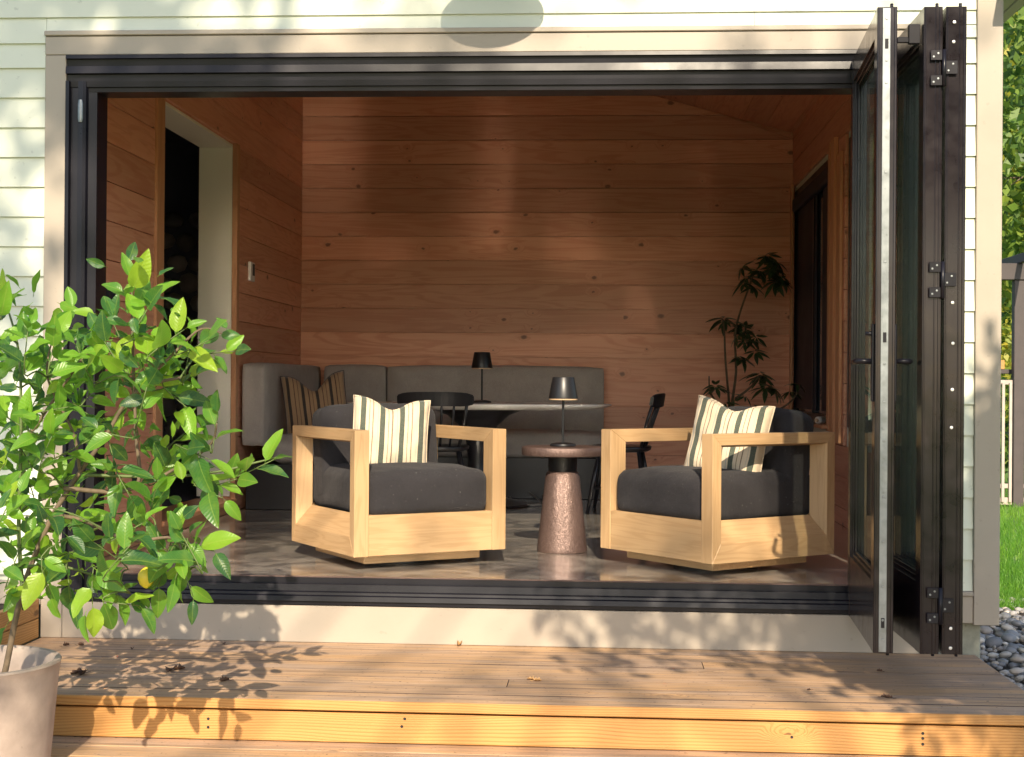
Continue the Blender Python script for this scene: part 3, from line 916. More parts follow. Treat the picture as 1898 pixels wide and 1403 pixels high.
bx('fascia_board', DX1 - .035, DX1 - .003, -1.084, -.01, -.44, -.30, M['riser'], deck, 'y', .002)
bx('frame_beam', DX0 + .05, DX1 - .06, -1.07, -.02, -.44, -.305, M['riser'], deck, 'x', 0)
for x, z in ((-.70, -.352), (-.69, -.325), (.655, -.358), (1.10, -.335), (1.10, -.352), (1.10, -.372), (-1.39, -.34), (-1.39, -.37)):
    o = lathe('screw', [(.0055, 0), (.0045, .0012), (.001, .0008)], M['lampblack'], deck, (0, 0, 0), 8)
    o.matrix_basis = Matrix.Translation((x, -1.1182, z)) @ Matrix.Rotation(R(90), 4, 'X')
low = thing('lower_deck', 'lower wooden deck in front of the step, sun bleached boards', 'deck')
for i in range(26):
    y1 = -1.083 - i * .142
    bx('deck_board', -3.4, 2.6, y1 - .1405, y1, -.452, -.416 + random.uniform(-.001, .001), M['deck'], low, 'x', .004, 2)
bx('frame_beam', -3.35, 2.55, -4.7, -1.1, -.60, -.4535, M['riser'], low, 'x', 0)
# raised timber box at the left end of the step
box_ = thing('timber_planter', 'low timber box of stacked planks at the left end of the deck step', 'planter')
for i, (z0, z1) in enumerate(((-.262, -.178), (-.176, -.09))):
    bx('plank', -2.466, -2.436, -1.05, -.03, z0 + .001, z1, M['riser'], box_, 'y', .003)
    bx('plank', -3.55, -2.4675, -1.05, -1.02, z0 + .001, z1, M['riser'], box_, 'x', .003)
bx('soil', -3.55, -2.468, -1.018, -.035, -.26, -.12, M['soil'], box_, 'x', 0)

# ================================================================== ARMCHAIRS
def hexa(name, v8, mat, parent, grain, bev=.0025):
    """eight corners (four below/first face, four opposite), edges softened"""
    fs = [(0, 1, 2, 3), (4, 7, 6, 5), (0, 4, 5, 1), (1, 5, 6, 2), (2, 6, 7, 3), (3, 7, 4, 0)]
    o = raw(name, v8, fs, mat, parent, grain=grain)
    bm = bmesh.new(); bm.from_mesh(o.data)
    bmesh.ops.recalc_face_normals(bm, faces=bm.faces[:])
    if bev: bmesh.ops.bevel(bm, geom=bm.edges[:], offset=bev, segments=1, affect='EDGES')
    bm.to_mesh(o.data); bm.free()
    return o

def armchair(center, rz, label):
    """front towards local -Y"""
    global T
    T = Matrix.Translation(center) @ Matrix.Rotation(R(rz), 4, 'Z')
    t = thing('armchair', label, 'armchair', group='swivel armchairs with square oak frames')
    h = .39; z0, z1 = .066, .638
    # the two sides: mitred frames, bevelled from the outer face inwards
    for s in (-1, 1):
        xo, xi = s * h, s * (h - .072)
        fo, fi = .052, .095                  # width of the member at the outer and inner face
        bo, bi = .088, .185
        O = [(-h, z0), (h, z0), (h, z1), (-h, z1)]
        def inner(m, mb): return [(-h + m, z0 + mb), (h - m, z0 + mb), (h - m, z1 - m * .75), (-h + m, z1 - m * .75)]
        Io, Ii = inner(fo, bo), inner(fi, bi)
        Ii = [(-h + fi, z0 + bi), (h - fi, z0 + bi), (h - fi, z1 - .062), (-h + fi, z1 - .062)]
        Io = [(-h + fo, z0 + bo), (h - fo, z0 + bo), (h - fo, z1 - .050), (-h + fo, z1 - .050)]
        for k, (nm, gr) in enumerate((('lower_rail', 'y'), ('rear_post', 'z'), ('arm_rail', 'y'), ('front_post', 'z'))):
            a, b = k, (k + 1) % 4
            v8 = [(xo, *O[a]), (xo, *O[b]), (xo, *Io[b]), (xo, *Io[a]), (xi, *O[a]), (xi, *O[b]), (xi, *Ii[b]), (xi, *Ii[a])]
            hexa(nm, v8, M['oak'], t, gr, .0018)
    w = h - .0725
    bx('front_apron', -w, w, -h + .002, -h + .05, z0 + .001, z0 + .186, M['oak'], t, 'x', .002)
    bx('rear_apron', -w, w, h - .05, h - .002, z0 + .001, z0 + .186, M['oak'], t, 'x', .002)
    bx('top_rail', -w, w, h - .06, h - .002, z1 - .062, z1 - .001, M['oak'], t, 'x', .002)
    bx('seat_deck', -w, w, -h + .0505, h - .0505, z0 + .06, z0 + .15, M['shade'], t, 'x', 0)
    bx('plinth', -.30, .30, -.30, .30, .022, z0 + .058, M['oak'], t, 'x', .003)
    lathe('swivel_base', [(.20, .001), (.20, .021)], M['lampblack'], t, (0, 0, 0), 32)
    puff_box('seat_cushion', .625, .735, .215, .055, M['charcoal'], t, Matrix.Translation((0, -.012, z0 + .275)), 14, .022, seed=3)
    puff_box('back_cushion', .63, .17, .46, .045, M['charcoal'], t, Matrix.Translation((0, .245, .495)) @ Matrix.Rotation(R(-8), 4, 'X'), 12, .025, seed=5)
    T = Matrix.Identity(4)
    return t
def corner_to_center(A, rz, sx):
    a = R(rz); ex = Vector((math.cos(a), math.sin(a), 0)); ey = Vector((-math.sin(a), math.cos(a), 0))
    return Vector((A[0], A[1], 0)) + ex * (.39 * sx) + ey * .39
cL = corner_to_center((-1.117, .29), 33, 1)
cR = corner_to_center((.478, .235), -51, -1)
armchair(cL, 33, 'oak framed armchair with charcoal cushions left of the copper side table')
armchair(cR, -51, 'oak framed armchair with charcoal cushions right of the copper side table, beside the folded doors')

pillow('throw_pillow', .375, .14, M['stripe'], 'cream pillow with dark green stripes standing on the left oak armchair', 'pillow',
       Matrix.Translation((-1.035, .82, .598)) @ Matrix.Rotation(R(14), 4, 'Z') @ Matrix.Rotation(R(-14), 4, 'X') @ Matrix.Rotation(R(4), 4, 'Y'), .055, 'striped throw pillows', 2)
pillow('throw_pillow', .375, .14, M['stripe'], 'cream striped pillow with one dark corner on the right oak armchair', 'pillow',
       Matrix.Translation((.585, .70, .600)) @ Matrix.Rotation(R(-20), 4, 'Z') @ Matrix.Rotation(R(-14), 4, 'X') @ Matrix.Rotation(R(8), 4, 'Y'), .045, 'striped throw pillows', 9)

# ================================================================== SIDE TABLE AND LAMPS
ST = Vector((-.209, 1.235, 0))
T = Matrix.Translation(ST)
st = thing('side_table', 'round copper side table with a tapered pedestal and black neck between the armchairs', 'side table')
lathe('pedestal', [(.126, .001), (.128, .006), (.127, .02), (.087, .385), (.081, .402), (.07, .410), (.05, .412)], M['copper'], st, (0, 0, 0), 48)
lathe('neck', [(.060, .405), (.071, .410), (.073, .42), (.075, .488)], M['lampblack'], st, (0, 0, 0), 40)
lathe('table_top', [(.200, .489), (.207, .491), (.210, .496), (.210, .528), (.207, .533), (.199, .535)], M['copper'], st, (0, 0, 0), 56)
def table_lamp(pos, label):
    global T
    T = Matrix.Translation(pos)
    t = thing('table_lamp', label, 'lamp', group='small black cordless table lamps')
    lathe('base', [(.066, .001), (.067, .006), (.064, .012), (.040, .018), (.008, .020)], M['lampblack'], t)
    lathe('stem', [(.0065, .018), (.0065, .29)], M['lampblack'], t, seg=12)
    sh = lathe('shade', [(.0735, .243), (.0735, .252), (.056, .350), (.054, .353), (.012, .355)], M['lampblack'], t)
    lathe('rim', [(.055, .238), (.0730, .2365), (.0735, .2425), (.055, .2425)], M['lampunder'], t)
    T = Matrix.Identity(4)
table_lamp(ST + Vector((0, .02, .5355)), 'black table lamp with a cone shade on the round copper side table')
table_lamp(Vector((-.852, 3.93, .716)), 'black table lamp with a cone shade on the white dining table')

# ================================================================== DINING TABLE
T = Matrix.Translation((-.88, 3.98, 0))
dt = thing('dining_table', 'oval white topped dining table on a black trumpet pedestal by the banquette', 'table')
sx = 1.72
lathe('table_top', [(.40, .672), (.47, .676), (.520, .690), (.541, .704), (.543, .709), (.540, .7145)], M['marble'], dt, seg=72, sx=sx)
lathe('pedestal', [(.37, .004), (.36, .016), (.20, .05), (.10, .14), (.070, .30), (.085, .45), (.14, .56), (.22, .63), (.30, .662), (.31, .671)], M['chairblack'], dt, seg=40)
T = Matrix.Identity(4)

# ================================================================== BANQUETTE
bq = thing('banquette', 'L shaped taupe banquette with tall upholstered back along the rear and left wall', 'bench')
for x0, x1 in ((-1.70, .0), (-2.20, -1.705)):
    puff_box('back_panel', x1 - x0 - .004, .16, .56, .022, M['linen'], bq, Matrix.Translation(((x0 + x1) / 2, 5.19, .70)), 8, .012, seed=int(x0 * 10))
puff_box('back_panel', .17, 5.27 - 3.34, .56, .032, M['linen'], bq, Matrix.Translation((-2.325, (5.27 + 3.34) / 2, .70)), 8, .0, seed=4)
puff_box('seat', 2.2, .58, .19, .045, M['linen'], bq, Matrix.Translation((-1.10, 4.81, .40)), 8, .01, seed=6)
puff_box('seat', .52, 1.17, .19, .09, M['linen'], bq, Matrix.Translation((-1.978, 3.93, .40)), 10, .01, seed=7)
bx('bench_base', -1.68, -.02, 4.56, 5.27, .0015, .304, M['chairblack'], bq, 'x', .003)
bx('bench_base', -2.38, -1.76, 3.38, 5.27, .0015, .304, M['chairblack'], bq, 'y', .003)
pillow('throw_pillow', .44, .15, M['stripe_tan'], 'dark edged tan striped pillow on the banquette behind the left armchair', 'pillow',
       Matrix.Translation((-1.98, 3.72, .70)) @ Matrix.Rotation(R(16), 4, 'Z') @ Matrix.Rotation(R(-14), 4, 'X') @ Matrix.Rotation(R(-6), 4, 'Y'), .12, 'striped throw pillows', 5, M['chairblack'])

# ================================================================== SPINDLE CHAIRS
def spindle_chair(pos, rz, label):
    """faces local +Y, back at -Y"""
    global T
    T = Matrix.Translation(pos) @ Matrix.Rotation(R(rz), 4, 'Z')
    t = thing('spindle_chair', label, 'chair', group='black spindle back chairs')
    m = M['chairblack']
    # saddle seat
    vs_, fs = [], []
    n = 28
    for z, k in ((.405, .86), (.418, .98), (.436, 1.), (.444, .96), (.438, .6)):
        for i in range(n):
            a = 2 * math.pi * i / n
            x, y = math.cos(a), math.sin(a)
            x = math.copysign(abs(x) ** .75, x); y = math.copysign(abs(y) ** .75, y)
            vs_.append((x * .215 * k * (1 + .06 * y), y * .205 * k, z))
    for j in range(4):
        for i in range(n): fs.append((j * n + i, j * n + (i + 1) % n, (j + 1) * n + (i + 1) % n, (j + 1) * n + i))
    fs += [tuple(range(n))[::-1], tuple(range(4 * n, 5 * n))]
    raw('seat', vs_, fs, m, t, True, grain='x')
    for sx_ in (-1, 1):
        for sy in (-1, 1):
            tube('leg', [(sx_ * .145, sy * .13, .41), (sx_ * .18, sy * .165, .2), (sx_ * .205, sy * .20, .001)], [.013, .018, .011], m, t, 10)
        tube('stretcher', [(sx_ * .185, -.17, .17), (sx_ * .185, .17, .17)], .009, m, t)
    tube('stretcher', [(-.185, 0, .17), (.185, 0, .17)], .009, m, t)
    for i in range(6):
        u = i / 5 * 2 - 1
        tube('spindle', [(u * .15, -.165 + .02 * u * u, .435), (u * .185, -.215 + .03 * u * u, .60), (u * .205, -.262 + .035 * u * u, .735)], [.011 if abs(u) == 1 else .008] * 3, m, t)
    # bent crest rail
    vs_, fs = [], []
    n = 12
    for i in range(n + 1):
        u = i / n * 2 - 1
        x = u * .248; y = -.272 + .06 * u * u
        e = (1 - abs(u) ** 8 * .35)
        for dy, dz in ((-.011, 0), (.011, 0), (.011, 1), (-.011, 1)):
            zz = (.70 if dz == 0 else .79) if True else 0
            zm = .745
            vs_.append((x, y + dy - (.012 if dz else 0), zm + (zz - zm) * e + (.006 * (1 - u * u) if dz else .004 * (1 - u * u))))
    for i in range(n):
        for k in range(4):
            fs.append((i * 4 + k, i * 4 + (k + 1) % 4, (i + 1) * 4 + (k + 1) % 4, (i + 1) * 4 + k))
    fs += [(3, 2, 1, 0), tuple(n * 4 + k for k in range(4))]
    o = raw('crest_rail', vs_, fs, m, t, False, grain='x'); fix_normals(o)
    bm = bmesh.new(); bm.from_mesh(o.data); bmesh.ops.bevel(bm, geom=[e for e in bm.edges if e.calc_face_angle(0) > .6], offset=.006, segments=2, affect='EDGES'); bm.to_mesh(o.data); bm.free()
    T = Matrix.Identity(4)
spindle_chair((-1.10, 3.36, 0), 4, 'black spindle chair seen from behind, tucked under the white table')
spindle_chair((.115, 3.60, 0), 84, 'black spindle chair seen from the side at the right end of the table')

# ================================================================== CORNER PLANT
T = Matrix.Identity(4)
hp = thing('potted_plant', 'tall leggy house plant with leaf whorls in the corner behind the right armchair', 'plant', Matrix.Translation((.97, 4.8, 0)))
lathe('planter', [(.13, .002), (.15, .02), (.185, .33), (.19, .345), (.17, .345), (.165, .30), (.02, .30)], M['pot'], hp, (.97, 4.8, 0), 32)
stems = [[(.97, 4.8, .3), (.955, 4.8, .67), (.985, 4.8, .95), (.975, 4.8, 1.2), (1.0, 4.8, 1.36), (1.07, 4.8, 1.57), (1.12, 4.8, 1.70), (1.2, 4.8, 1.80)],
         [(.965, 4.82, .3), (.94, 4.84, .70), (.91, 4.86, 1.05), (.90, 4.85, 1.25), (.885, 4.85, 1.36)],
         [(.955, 4.79, .60), (.86, 4.76, .70), (.79, 4.74, .80), (.78, 4.74, .92)],
         [(.99, 4.78, .58), (1.12, 4.72, .66), (1.27, 4.66, .67), (1.38, 4.60, .75), (1.43, 4.55, .86)],
         [(.98, 4.8, .75), (1.08, 4.76, .83), (1.16, 4.74, .93)],
         [(.97, 4.8, .62), (.87, 4.7, .64), (.84, 4.7, .50)]]
for s in stems: tube('stem', s, (.011, .005), M['bark'], hp, 6, k=4)
def whorl_mesh(n, ln, seed):
    rr = random.Random(seed); parts_ = []
    for i in range(n):
        a = 2 * math.pi * i / n + rr.uniform(-.15, .15)
        l_ = ln * rr.uniform(.8, 1.15); dr = rr.uniform(.15, .6)
        vs_, fs = [], []
        for j, (t, w) in enumerate(((.12, .004), (.3, .10), (.55, .155), (.8, .10), (1, .005))):
            r = t * l_; z = -dr * r * (.4 + t) * .9
            for s in (-1, 0, 1):
                ww = w * l_ * s
                vs_.append((r * math.cos(a) - ww * math.sin(a), r * math.sin(a) + ww * math.cos(a), z + .02 * l_ * abs(s)))
        for j in range(4):
            for k_ in range(2):
                fs.append((j * 3 + k_, j * 3 + k_ + 1, (j + 1) * 3 + k_ + 1, (j + 1) * 3 + k_))
        parts_.append((vs_, fs))
    v, f = join_geo(parts_)
    me = bpy.data.meshes.new('leaf'); me.from_pydata(v, [], f)
    me.uv_layers.new(name='UVMap')
    return finish(me, M['figleaf'], True)
wm = [whorl_mesh(8, .125, 11), whorl_mesh(7, .105, 12), whorl_mesh(9, .145, 13)]
def whorl(p, out, s=1.):
    o = bpy.data.objects.new('leaf', random.choice(wm))
    q = Vector(out).to_track_quat('Z', 'X').to_matrix().to_4x4()
    link(o, hp, Matrix.Translation(p) @ q @ Matrix.Rotation(random.uniform(0, 6), 4, 'Z') @ Matrix.Scale(s, 4))
for p, n, sp in (((1.22, 4.8, 1.76), 9, .12), ((1.12, 4.8, 1.70), 6, .11), ((1.30, 4.8, 1.62), 6, .07), ((1.07, 4.8, 1.58), 3, .06), ((1.04, 4.8, 1.27), 6, .09), ((1.10, 4.78, 1.17), 5, .07), ((.91, 4.85, 1.34), 2, .03), ((1.02, 4.8, 1.04), 3, .05),
                 ((.80, 4.74, .90), 4, .05), ((.88, 4.76, .80), 4, .07), ((1.02, 4.76, .74), 5, .08), ((1.16, 4.74, .92), 6, .08), ((1.20, 4.7, .80), 5, .07), ((1.44, 4.55, .88), 4, .06), ((1.36, 4.60, .78), 3, .05), ((.96, 4.76, .66), 5, .09), ((1.1, 4.72, .66), 4, .08)):
    for _ in range((2 * n + 2) // 3 if p[2] > 1 else (n + 1) // 3):
        d = Vector((random.gauss(0, 1), random.gauss(0, .9), random.gauss(.2, .8)))
        d = d.normalized() * sp * random.uniform(.4, 1.2)
        q = Vector(p) + d
        q.x = min(q.x, XR - .06)
        whorl(q, (d.x * 4 + random.gauss(0, .3), d.y * 4 + random.gauss(0, .3), .8), random.uniform(.65, .95))

# ================================================================== SMALL THINGS INSIDE
T = Matrix.Identity(4)
th = thing('thermostat', 'small white thermostat with a dark screen on the pine wall beside the opening', 'thermostat', Matrix.Translation((XL + .002, 3.60, 1.53)))
bx('housing', XL + .002, XL + .024, 3.535, 3.665, 1.535, 1.668, M['white_plastic'], th, 'y', .012, 3)
bx('screen', XL + .0243, XL + .0255, 3.59, 3.645, 1.575, 1.655, M['shade'], th, 'y', 0)
sw = thing('switch_plate', 'black switch plate on the pine wall behind the lemon tree', 'switch', Matrix.Translation((XL + .002, .80, 1.19)))
bx('plate', XL + .002, XL + .010, .70, .90, 1.19, 1.305, M['shade'], sw, 'y', .002)
for y in (.755, .845): bx('rocker', XL + .0105, XL + .015, y - .018, y + .018, 1.212, 1.283, M['lampblack'], sw, 'z', .002)
so = thing('wall_socket', 'black wall socket low on the pine wall behind the lemon tree', 'socket', Matrix.Translation((XL + .002, 1.2, .30)))
bx('plate', XL + .002, XL + .008, 1.15, 1.25, .29, .41, M['shade'], so, 'z', .002)
bx('outlet', XL + .0085, XL + .011, 1.175, 1.225, .31, .39, M['lampblack'], so, 'z', .002)
bo = thing('bottle', 'small white bottle lying on the window sill above the right armchair', 'bottle', Matrix.Translation((1.395, 3.52, .62)))
T = Matrix.Translation((1.433, 3.60, .6255)) @ Matrix.Rotation(R(62), 4, 'Z') @ Matrix.Rotation(R(-90), 4, 'Y')
lathe('bottle_body', [(.020, -.06), (.024, -.056), (.024, .035), (.012, .05)], M['white_plastic'], bo, seg=20)
lathe('cap', [(.011, .0505), (.011, .072), (.009, .075)], M['lampunder'], bo, seg=16)
T = Matrix.Identity(4)
cb = tube('power_cord', [(-.40, 4.02, .012), (-.47, 4.35, .014), (-.62, 4.75, .10), (-.70, 5.0, .25)], .007, M['cable'], None, k=6)
tag(cb, 'grey power cord running up from the floor behind the side table', 'cord')
cb2 = tube('power_cord', [(-.42, 3.96, .010), (-.52, 3.90, .012), (-.64, 4.2, .012), (-.70, 4.75, .012), (-.62, 5.05, .02), (-.48, 4.7, .03), (-.40, 4.3, .02)], .007, M['cable'], None, k=6)
tag(cb2, 'loose loop of grey cord lying on the floor under the table', 'cord')

# barn light on the gable above the opening: outside the frame, but its shade throws the round shadow on the siding
bl = thing('barn_light', 'grey gooseneck barn light on the gable above the opening', 'wall light', Matrix.Translation((-.43, 0, 2.95)))
LX, LY, LZ = -.445, -.43, 2.672
lathe('lamp_shade', [(.219, 0), (.219, .006), (.18, .05), (.08, .12), (.045, .14), (.045, .20)], M['arbor'], bl, (LX, LY, LZ), 48)
tube('gooseneck', [(LX, LY, LZ + .19), (LX, LY, LZ + .36), (LX, LY + .12, LZ + .46), (LX, LY + .28, LZ + .40), (LX, -.012, LZ + .30)], .012, M['arbor'], bl, k=6)
bx('wall_plate', LX - .06, LX + .06, -.032, -.018, LZ + .24, LZ + .36, M['arbor'], bl, 'z', .004)

# ================================================================== LEMON TREE IN ITS POT
PX, PY = -2.03, -1.62
ct = thing('lemon_tree', 'young lemon tree with glossy yellow green leaves in a round pale pot', 'tree', Matrix.Translation((PX, PY, -.414)))
lathe('pot', [(.235, -.414), (.245, -.405), (.272, -.09), (.277, -.062), (.280, -.056), (.276, -.050), (.258, -.050), (.253, -.058), (.245, -.135), (.02, -.14)], M['pot'], ct, (PX, PY, 0), 56)
lathe('soil', [(.243, -.139), (.2, -.132), (.05, -.128)], M['soil'], ct, (PX, PY, 0), 24)
SHOOTS=[(-1.445,-1.823,1.181,90,5),
 (-1.37,-1.9,1.124,60,4),
 (-1.532,-1.73,1.08,120,4),
 (-1.4,-1.87,1.041,20,4),
 (-1.28,-1.921,1.039,40,5),
 (-1.235,-1.727,1.031,25,5),
 (-1.254,-1.428,1.002,5,4),
 (-1.362,-1.496,0.963,80,5),
 (-1.445,-1.516,0.945,70,4),
 (-1.52,-1.831,1.015,125,5),
 (-1.601,-1.649,0.967,150,4),
 (-1.612,-1.8,0.954,110,4),
 (-1.674,-1.86,1.007,85,4),
 (-1.743,-1.898,0.989,80,5),
 (-1.841,-1.836,1.126,80,5),
 (-2.018,-1.422,0.925,70,4),
 (-1.835,-1.479,0.925,60,4),
 (-1.76,-1.492,0.872,120,4),
 (-1.868,-1.496,0.823,60,5),
 (-1.812,-1.848,0.754,150,5),
 (-1.686,-1.78,0.787,10,4),
 (-1.632,-1.596,0.872,60,4),
 (-1.546,-1.536,0.882,100,5),
 (-1.461,-1.464,0.883,45,5),
 (-1.383,-1.45,0.88,20,5),
 (-1.376,-1.91,0.829,70,4),
 (-1.336,-1.609,0.793,-40,4),
 (-1.658,-1.57,0.755,140,4),
 (-1.869,-1.667,0.681,120,5),
 (-1.689,-1.857,0.678,60,5),
 (-1.651,-1.685,0.672,30,4),
 (-1.487,-1.908,0.717,170,3),
 (-1.556,-1.418,0.702,-80,3),
 (-1.406,-1.458,0.684,40,4),
 (-1.23,-1.642,0.738,85,4),
 (-1.241,-1.786,0.647,-20,4),
 (-1.45,-1.433,0.593,50,4),
 (-1.557,-1.628,0.596,-70,4),
 (-1.921,-1.448,0.552,100,5),
 (-1.785,-1.468,0.537,40,4),
 (-1.922,-1.665,0.582,60,4),
 (-1.246,-1.72,0.58,-80,3),
 (-1.193,-1.613,0.557,15,4),
 (-1.078,-1.62,0.613,25,5),
 (-1.351,-1.866,0.551,70,4),
 (-1.461,-1.783,0.522,-60,4),
 (-1.885,-1.489,0.443,140,5),
 (-1.79,-1.935,0.481,70,4),
 (-1.624,-1.933,0.434,-40,4),
 (-1.664,-1.597,0.454,50,3),
 (-1.187,-1.797,0.527,-20,3),
 (-1.378,-1.982,0.442,30,3),
 (-1.288,-1.851,0.431,60,5),
 (-1.22,-1.997,0.403,120,5),
 (-1.176,-1.942,0.377,-10,3),
 (-1.239,-2.011,0.321,-100,4),
 (-1.201,-2.02,0.275,-70,4),
 (-1.329,-1.874,0.286,-110,3),
 (-1.376,-2.085,0.379,50,5),
 (-1.529,-1.827,0.36,140,4),
 (-1.746,-1.516,0.31,20,5),
 (-1.821,-1.603,0.331,120,4),
 (-1.802,-1.822,0.322,70,4),
 (-1.84,-1.768,0.214,-140,3),
 (-1.686,-1.857,0.25,-80,4),
 (-1.679,-1.694,0.212,-70,3),
 (-1.52,-1.935,0.235,-85,3),
 (-1.458,-1.876,0.224,-30,4),
 (-1.411,-1.916,0.205,-10,3),
 (-1.991,-1.403,0.07,-120,2)]
BRANCHES=[[(-1.891,-1.66,-0.077),(-1.846,-1.66,0.122),(-1.824,-1.66,0.26),(-1.76,-1.66,0.424),(-1.66,-1.66,0.571),(-1.582,-1.66,0.675),(-1.513,-1.66,0.787),(-1.426,-1.66,0.844),(-1.348,-1.66,0.865)],
 [(-1.846,-1.66,0.122),(-1.869,-1.66,0.371),(-1.85,-1.66,0.655),(-1.865,-1.66,0.93),(-1.907,-1.66,1.085)],
 [(-1.76,-1.66,0.424),(-1.658,-1.66,0.408),(-1.421,-1.9,0.377),(-1.297,-1.9,0.379),(-1.247,-1.9,0.283)],
 [(-1.712,-1.66,0.511),(-1.493,-1.66,0.513),(-1.491,-1.66,0.693),(-1.488,-1.66,0.967),(-1.495,-1.66,1.156)],
 [(-1.66,-1.66,0.554),(-1.398,-1.66,0.549),(-1.224,-1.66,0.568),(-1.108,-1.64,0.597),(-1.022,-1.64,0.62)],
 [(-1.513,-1.66,0.787),(-1.366,-1.66,0.934),(-1.28,-1.66,1.02),(-1.193,-1.66,1.0)],
 [(-1.824,-1.66,0.26),(-1.727,-1.66,0.261),(-1.604,-1.66,0.229),(-1.428,-1.9,0.215)],
 [(-1.85,-1.66,0.655),(-1.732,-1.66,0.811),(-1.645,-1.66,0.932),(-1.576,-1.66,1.001)],
 [(-1.66,-1.66,0.571),(-1.696,-1.66,0.691),(-1.768,-1.66,0.862),(-1.76,-1.66,1.0)],
 [(-1.398,-1.66,0.549),(-1.259,-1.66,0.644),(-1.217,-1.66,0.721)]]
BRANCHES[0].insert(0, (-1.93, -1.65, -.13))
allp = []
for i, b in enumerate(BRANCHES):
    r0, r1 = ((.011, .005) if i == 0 else (.008, .003) if i < 4 else (.006, .0025))
    pts = spline([Vector(p) + Vector((random.uniform(-.008, .008), random.uniform(-.03, .03) * (j > 0), 0)) for j, p in enumerate(b)], 5)
    tube('branch', pts, (r0, r1), M['green_stem'] if i in (1, 4, 6) else M['bark'], ct, 7)
    allp += pts
def citrus_leaf(seed, bend, fold, wid, wave):
    rr = random.Random(seed)
    st_ = [0, .10, .24, .40, .56, .71, .84, .94, 1.0]
    vs_, fs = [], []
    ph = rr.uniform(0, 6)
    for t in st_:
        w = wid * (math.sin(math.pi * t ** .82) ** .75) * (1 - .18 * t) if 0 < t < 1 else .004
        zc = -bend * (t ** 1.8)
        for s in (-1, -.5, 0, .5, 1):
            z = zc + fold * abs(s) ** 1.2 * w + wave * math.sin(t * 9 + ph + s) * abs(s) * w
            vs_.append((t * (1 - .12 * bend * t), s * w, z))
    for j in range(len(st_) - 1):
        for k in range(4): fs.append((j * 5 + k, j * 5 + k + 1, (j + 1) * 5 + k + 1, (j + 1) * 5 + k))
    # petiole
    v2, f2 = tube_geo([(-.16, 0, .0), (.0, 0, 0), (.06, 0, 0)], [.009, .012, .006], 4)
    v, f = join_geo([(vs_, fs), (v2, f2)])
    return leaf_mesh('leaf', v, f, [(p[0], p[1]) for p in v]), (v, f)
def leaf_mesh(name, v, f, uv):
    me = bpy.data.meshes.new(name); me.from_pydata(v, [], f)
    li = np.empty(len(me.loops), dtype=np.int32); me.loops.foreach_get('vertex_index', li)
    lay = me.uv_layers.new(name='UVMap')
    lay.data.foreach_set('uv', np.array(uv, dtype=np.float32)[li].ravel())
    return finish(me, M['leaf'], True)
LM = [citrus_leaf(k, b, f, w, wv) for k, (b, f, w, wv) in enumerate(((.10, .35, .26, .15), (.22, .25, .30, .1), (.35, .45, .25, .2), (.05, .55, .29, .1), (.28, .30, .33, .25), (.15, .20, .24, .2), (.45, .4, .28, .1)))]
rl = random.Random(21)
for (x, y, z, ang_, n) in SHOOTS:
    c = Vector((x, y, z - (.05 if z > 1 else .02)))
    a = R(ang_)
    d = Vector((math.cos(a), rl.uniform(-.6, .35), math.sin(a))).normalized()
    L_ = .07 + .013 * n
    p0 = c - d * L_ * .75
    near = min(allp, key=lambda q: (q - p0).length + .35 * max(0, q.z - p0.z))
    tw = [near, near.lerp(p0, .5) + Vector((0, 0, .015)), p0, c + d * L_ * .25]
    tube('twig', tw, (.0035, .0016), M['green_stem'], ct, 5, k=3)
    az = rl.uniform(0, 6.28)
    side = d.orthogonal().normalized(); upv = d.cross(side)
    for i in range(n):
        t = i / max(1, n - 1)
        p = p0.lerp(c + d * L_ * .25, t)
        phi = az + i * 2.4
        rad_ = side * math.cos(phi) + upv * math.sin(phi)
        spread = 1.15 - .75 * t
        out = (d * (1 - spread * .45) + rad_ * spread + Vector((0, -.15, .12 if ang_ > 0 else -.35))).normalized()
        # the blade turns its upper face to the light
        nrm = (Vector((.1, -.65, .75)) + Vector((rl.gauss(0, .6), rl.gauss(0, .45), rl.gauss(0, .5))))
        nrm = (nrm - out * nrm.dot(out)).normalized()
        ycol = nrm.cross(out)
        s = (.105 if t < .8 else .082) * rl.uniform(.7, 1.2)
        mat_ = Matrix((out, ycol, nrm)).transposed().to_4x4()
        o = bpy.data.objects.new('leaf', LM[rl.randrange(len(LM))][0])
        link(o, ct, Matrix.Translation(p + out * .012) @ mat_ @ Matrix.Scale(s, 4))
# the many smaller inner leaves, joined
iv, if_, iuv = [], [], []
for q in range(800):
    base_ = SHOOTS[rl.randrange(len(SHOOTS))]
    if base_[0] > -1.6 and rl.random() < .5: continue
    c = Vector(base_[:3]) + Vector((rl.gauss(-.04, .05), rl.gauss(.09, .11), rl.gauss(.0, .05)))
    if c.z < .16 or c.x > -1.27: continue
    out = Vector((rl.gauss(0, 1), rl.gauss(0, 1), rl.gauss(.1, .8))).normalized()
    nrm = Vector((rl.gauss(.1, .6), -.6 + rl.gauss(0, .6), .7 + rl.gauss(0, .5)))
    nrm = (nrm - out * nrm.dot(out)).normalized()
    m4 = Matrix.Translation(c) @ Matrix((out, nrm.cross(out), nrm)).transposed().to_4x4() @ Matrix.Scale(rl.uniform(.045, .08), 4)
    v, f = LM[rl.randrange(len(LM))][1]
    o0 = len(iv)
    iv += [tuple(m4 @ Vector(p)) for p in v]; if_ += [tuple(i + o0 for i in k) for k in f]; iuv += [(p[0], p[1]) for p in v]
fo = link(bpy.data.objects.new('foliage', leaf_mesh('foliage', iv, if_, iuv)), ct, Matrix.Identity(4)); fo['kind'] = 'stuff'
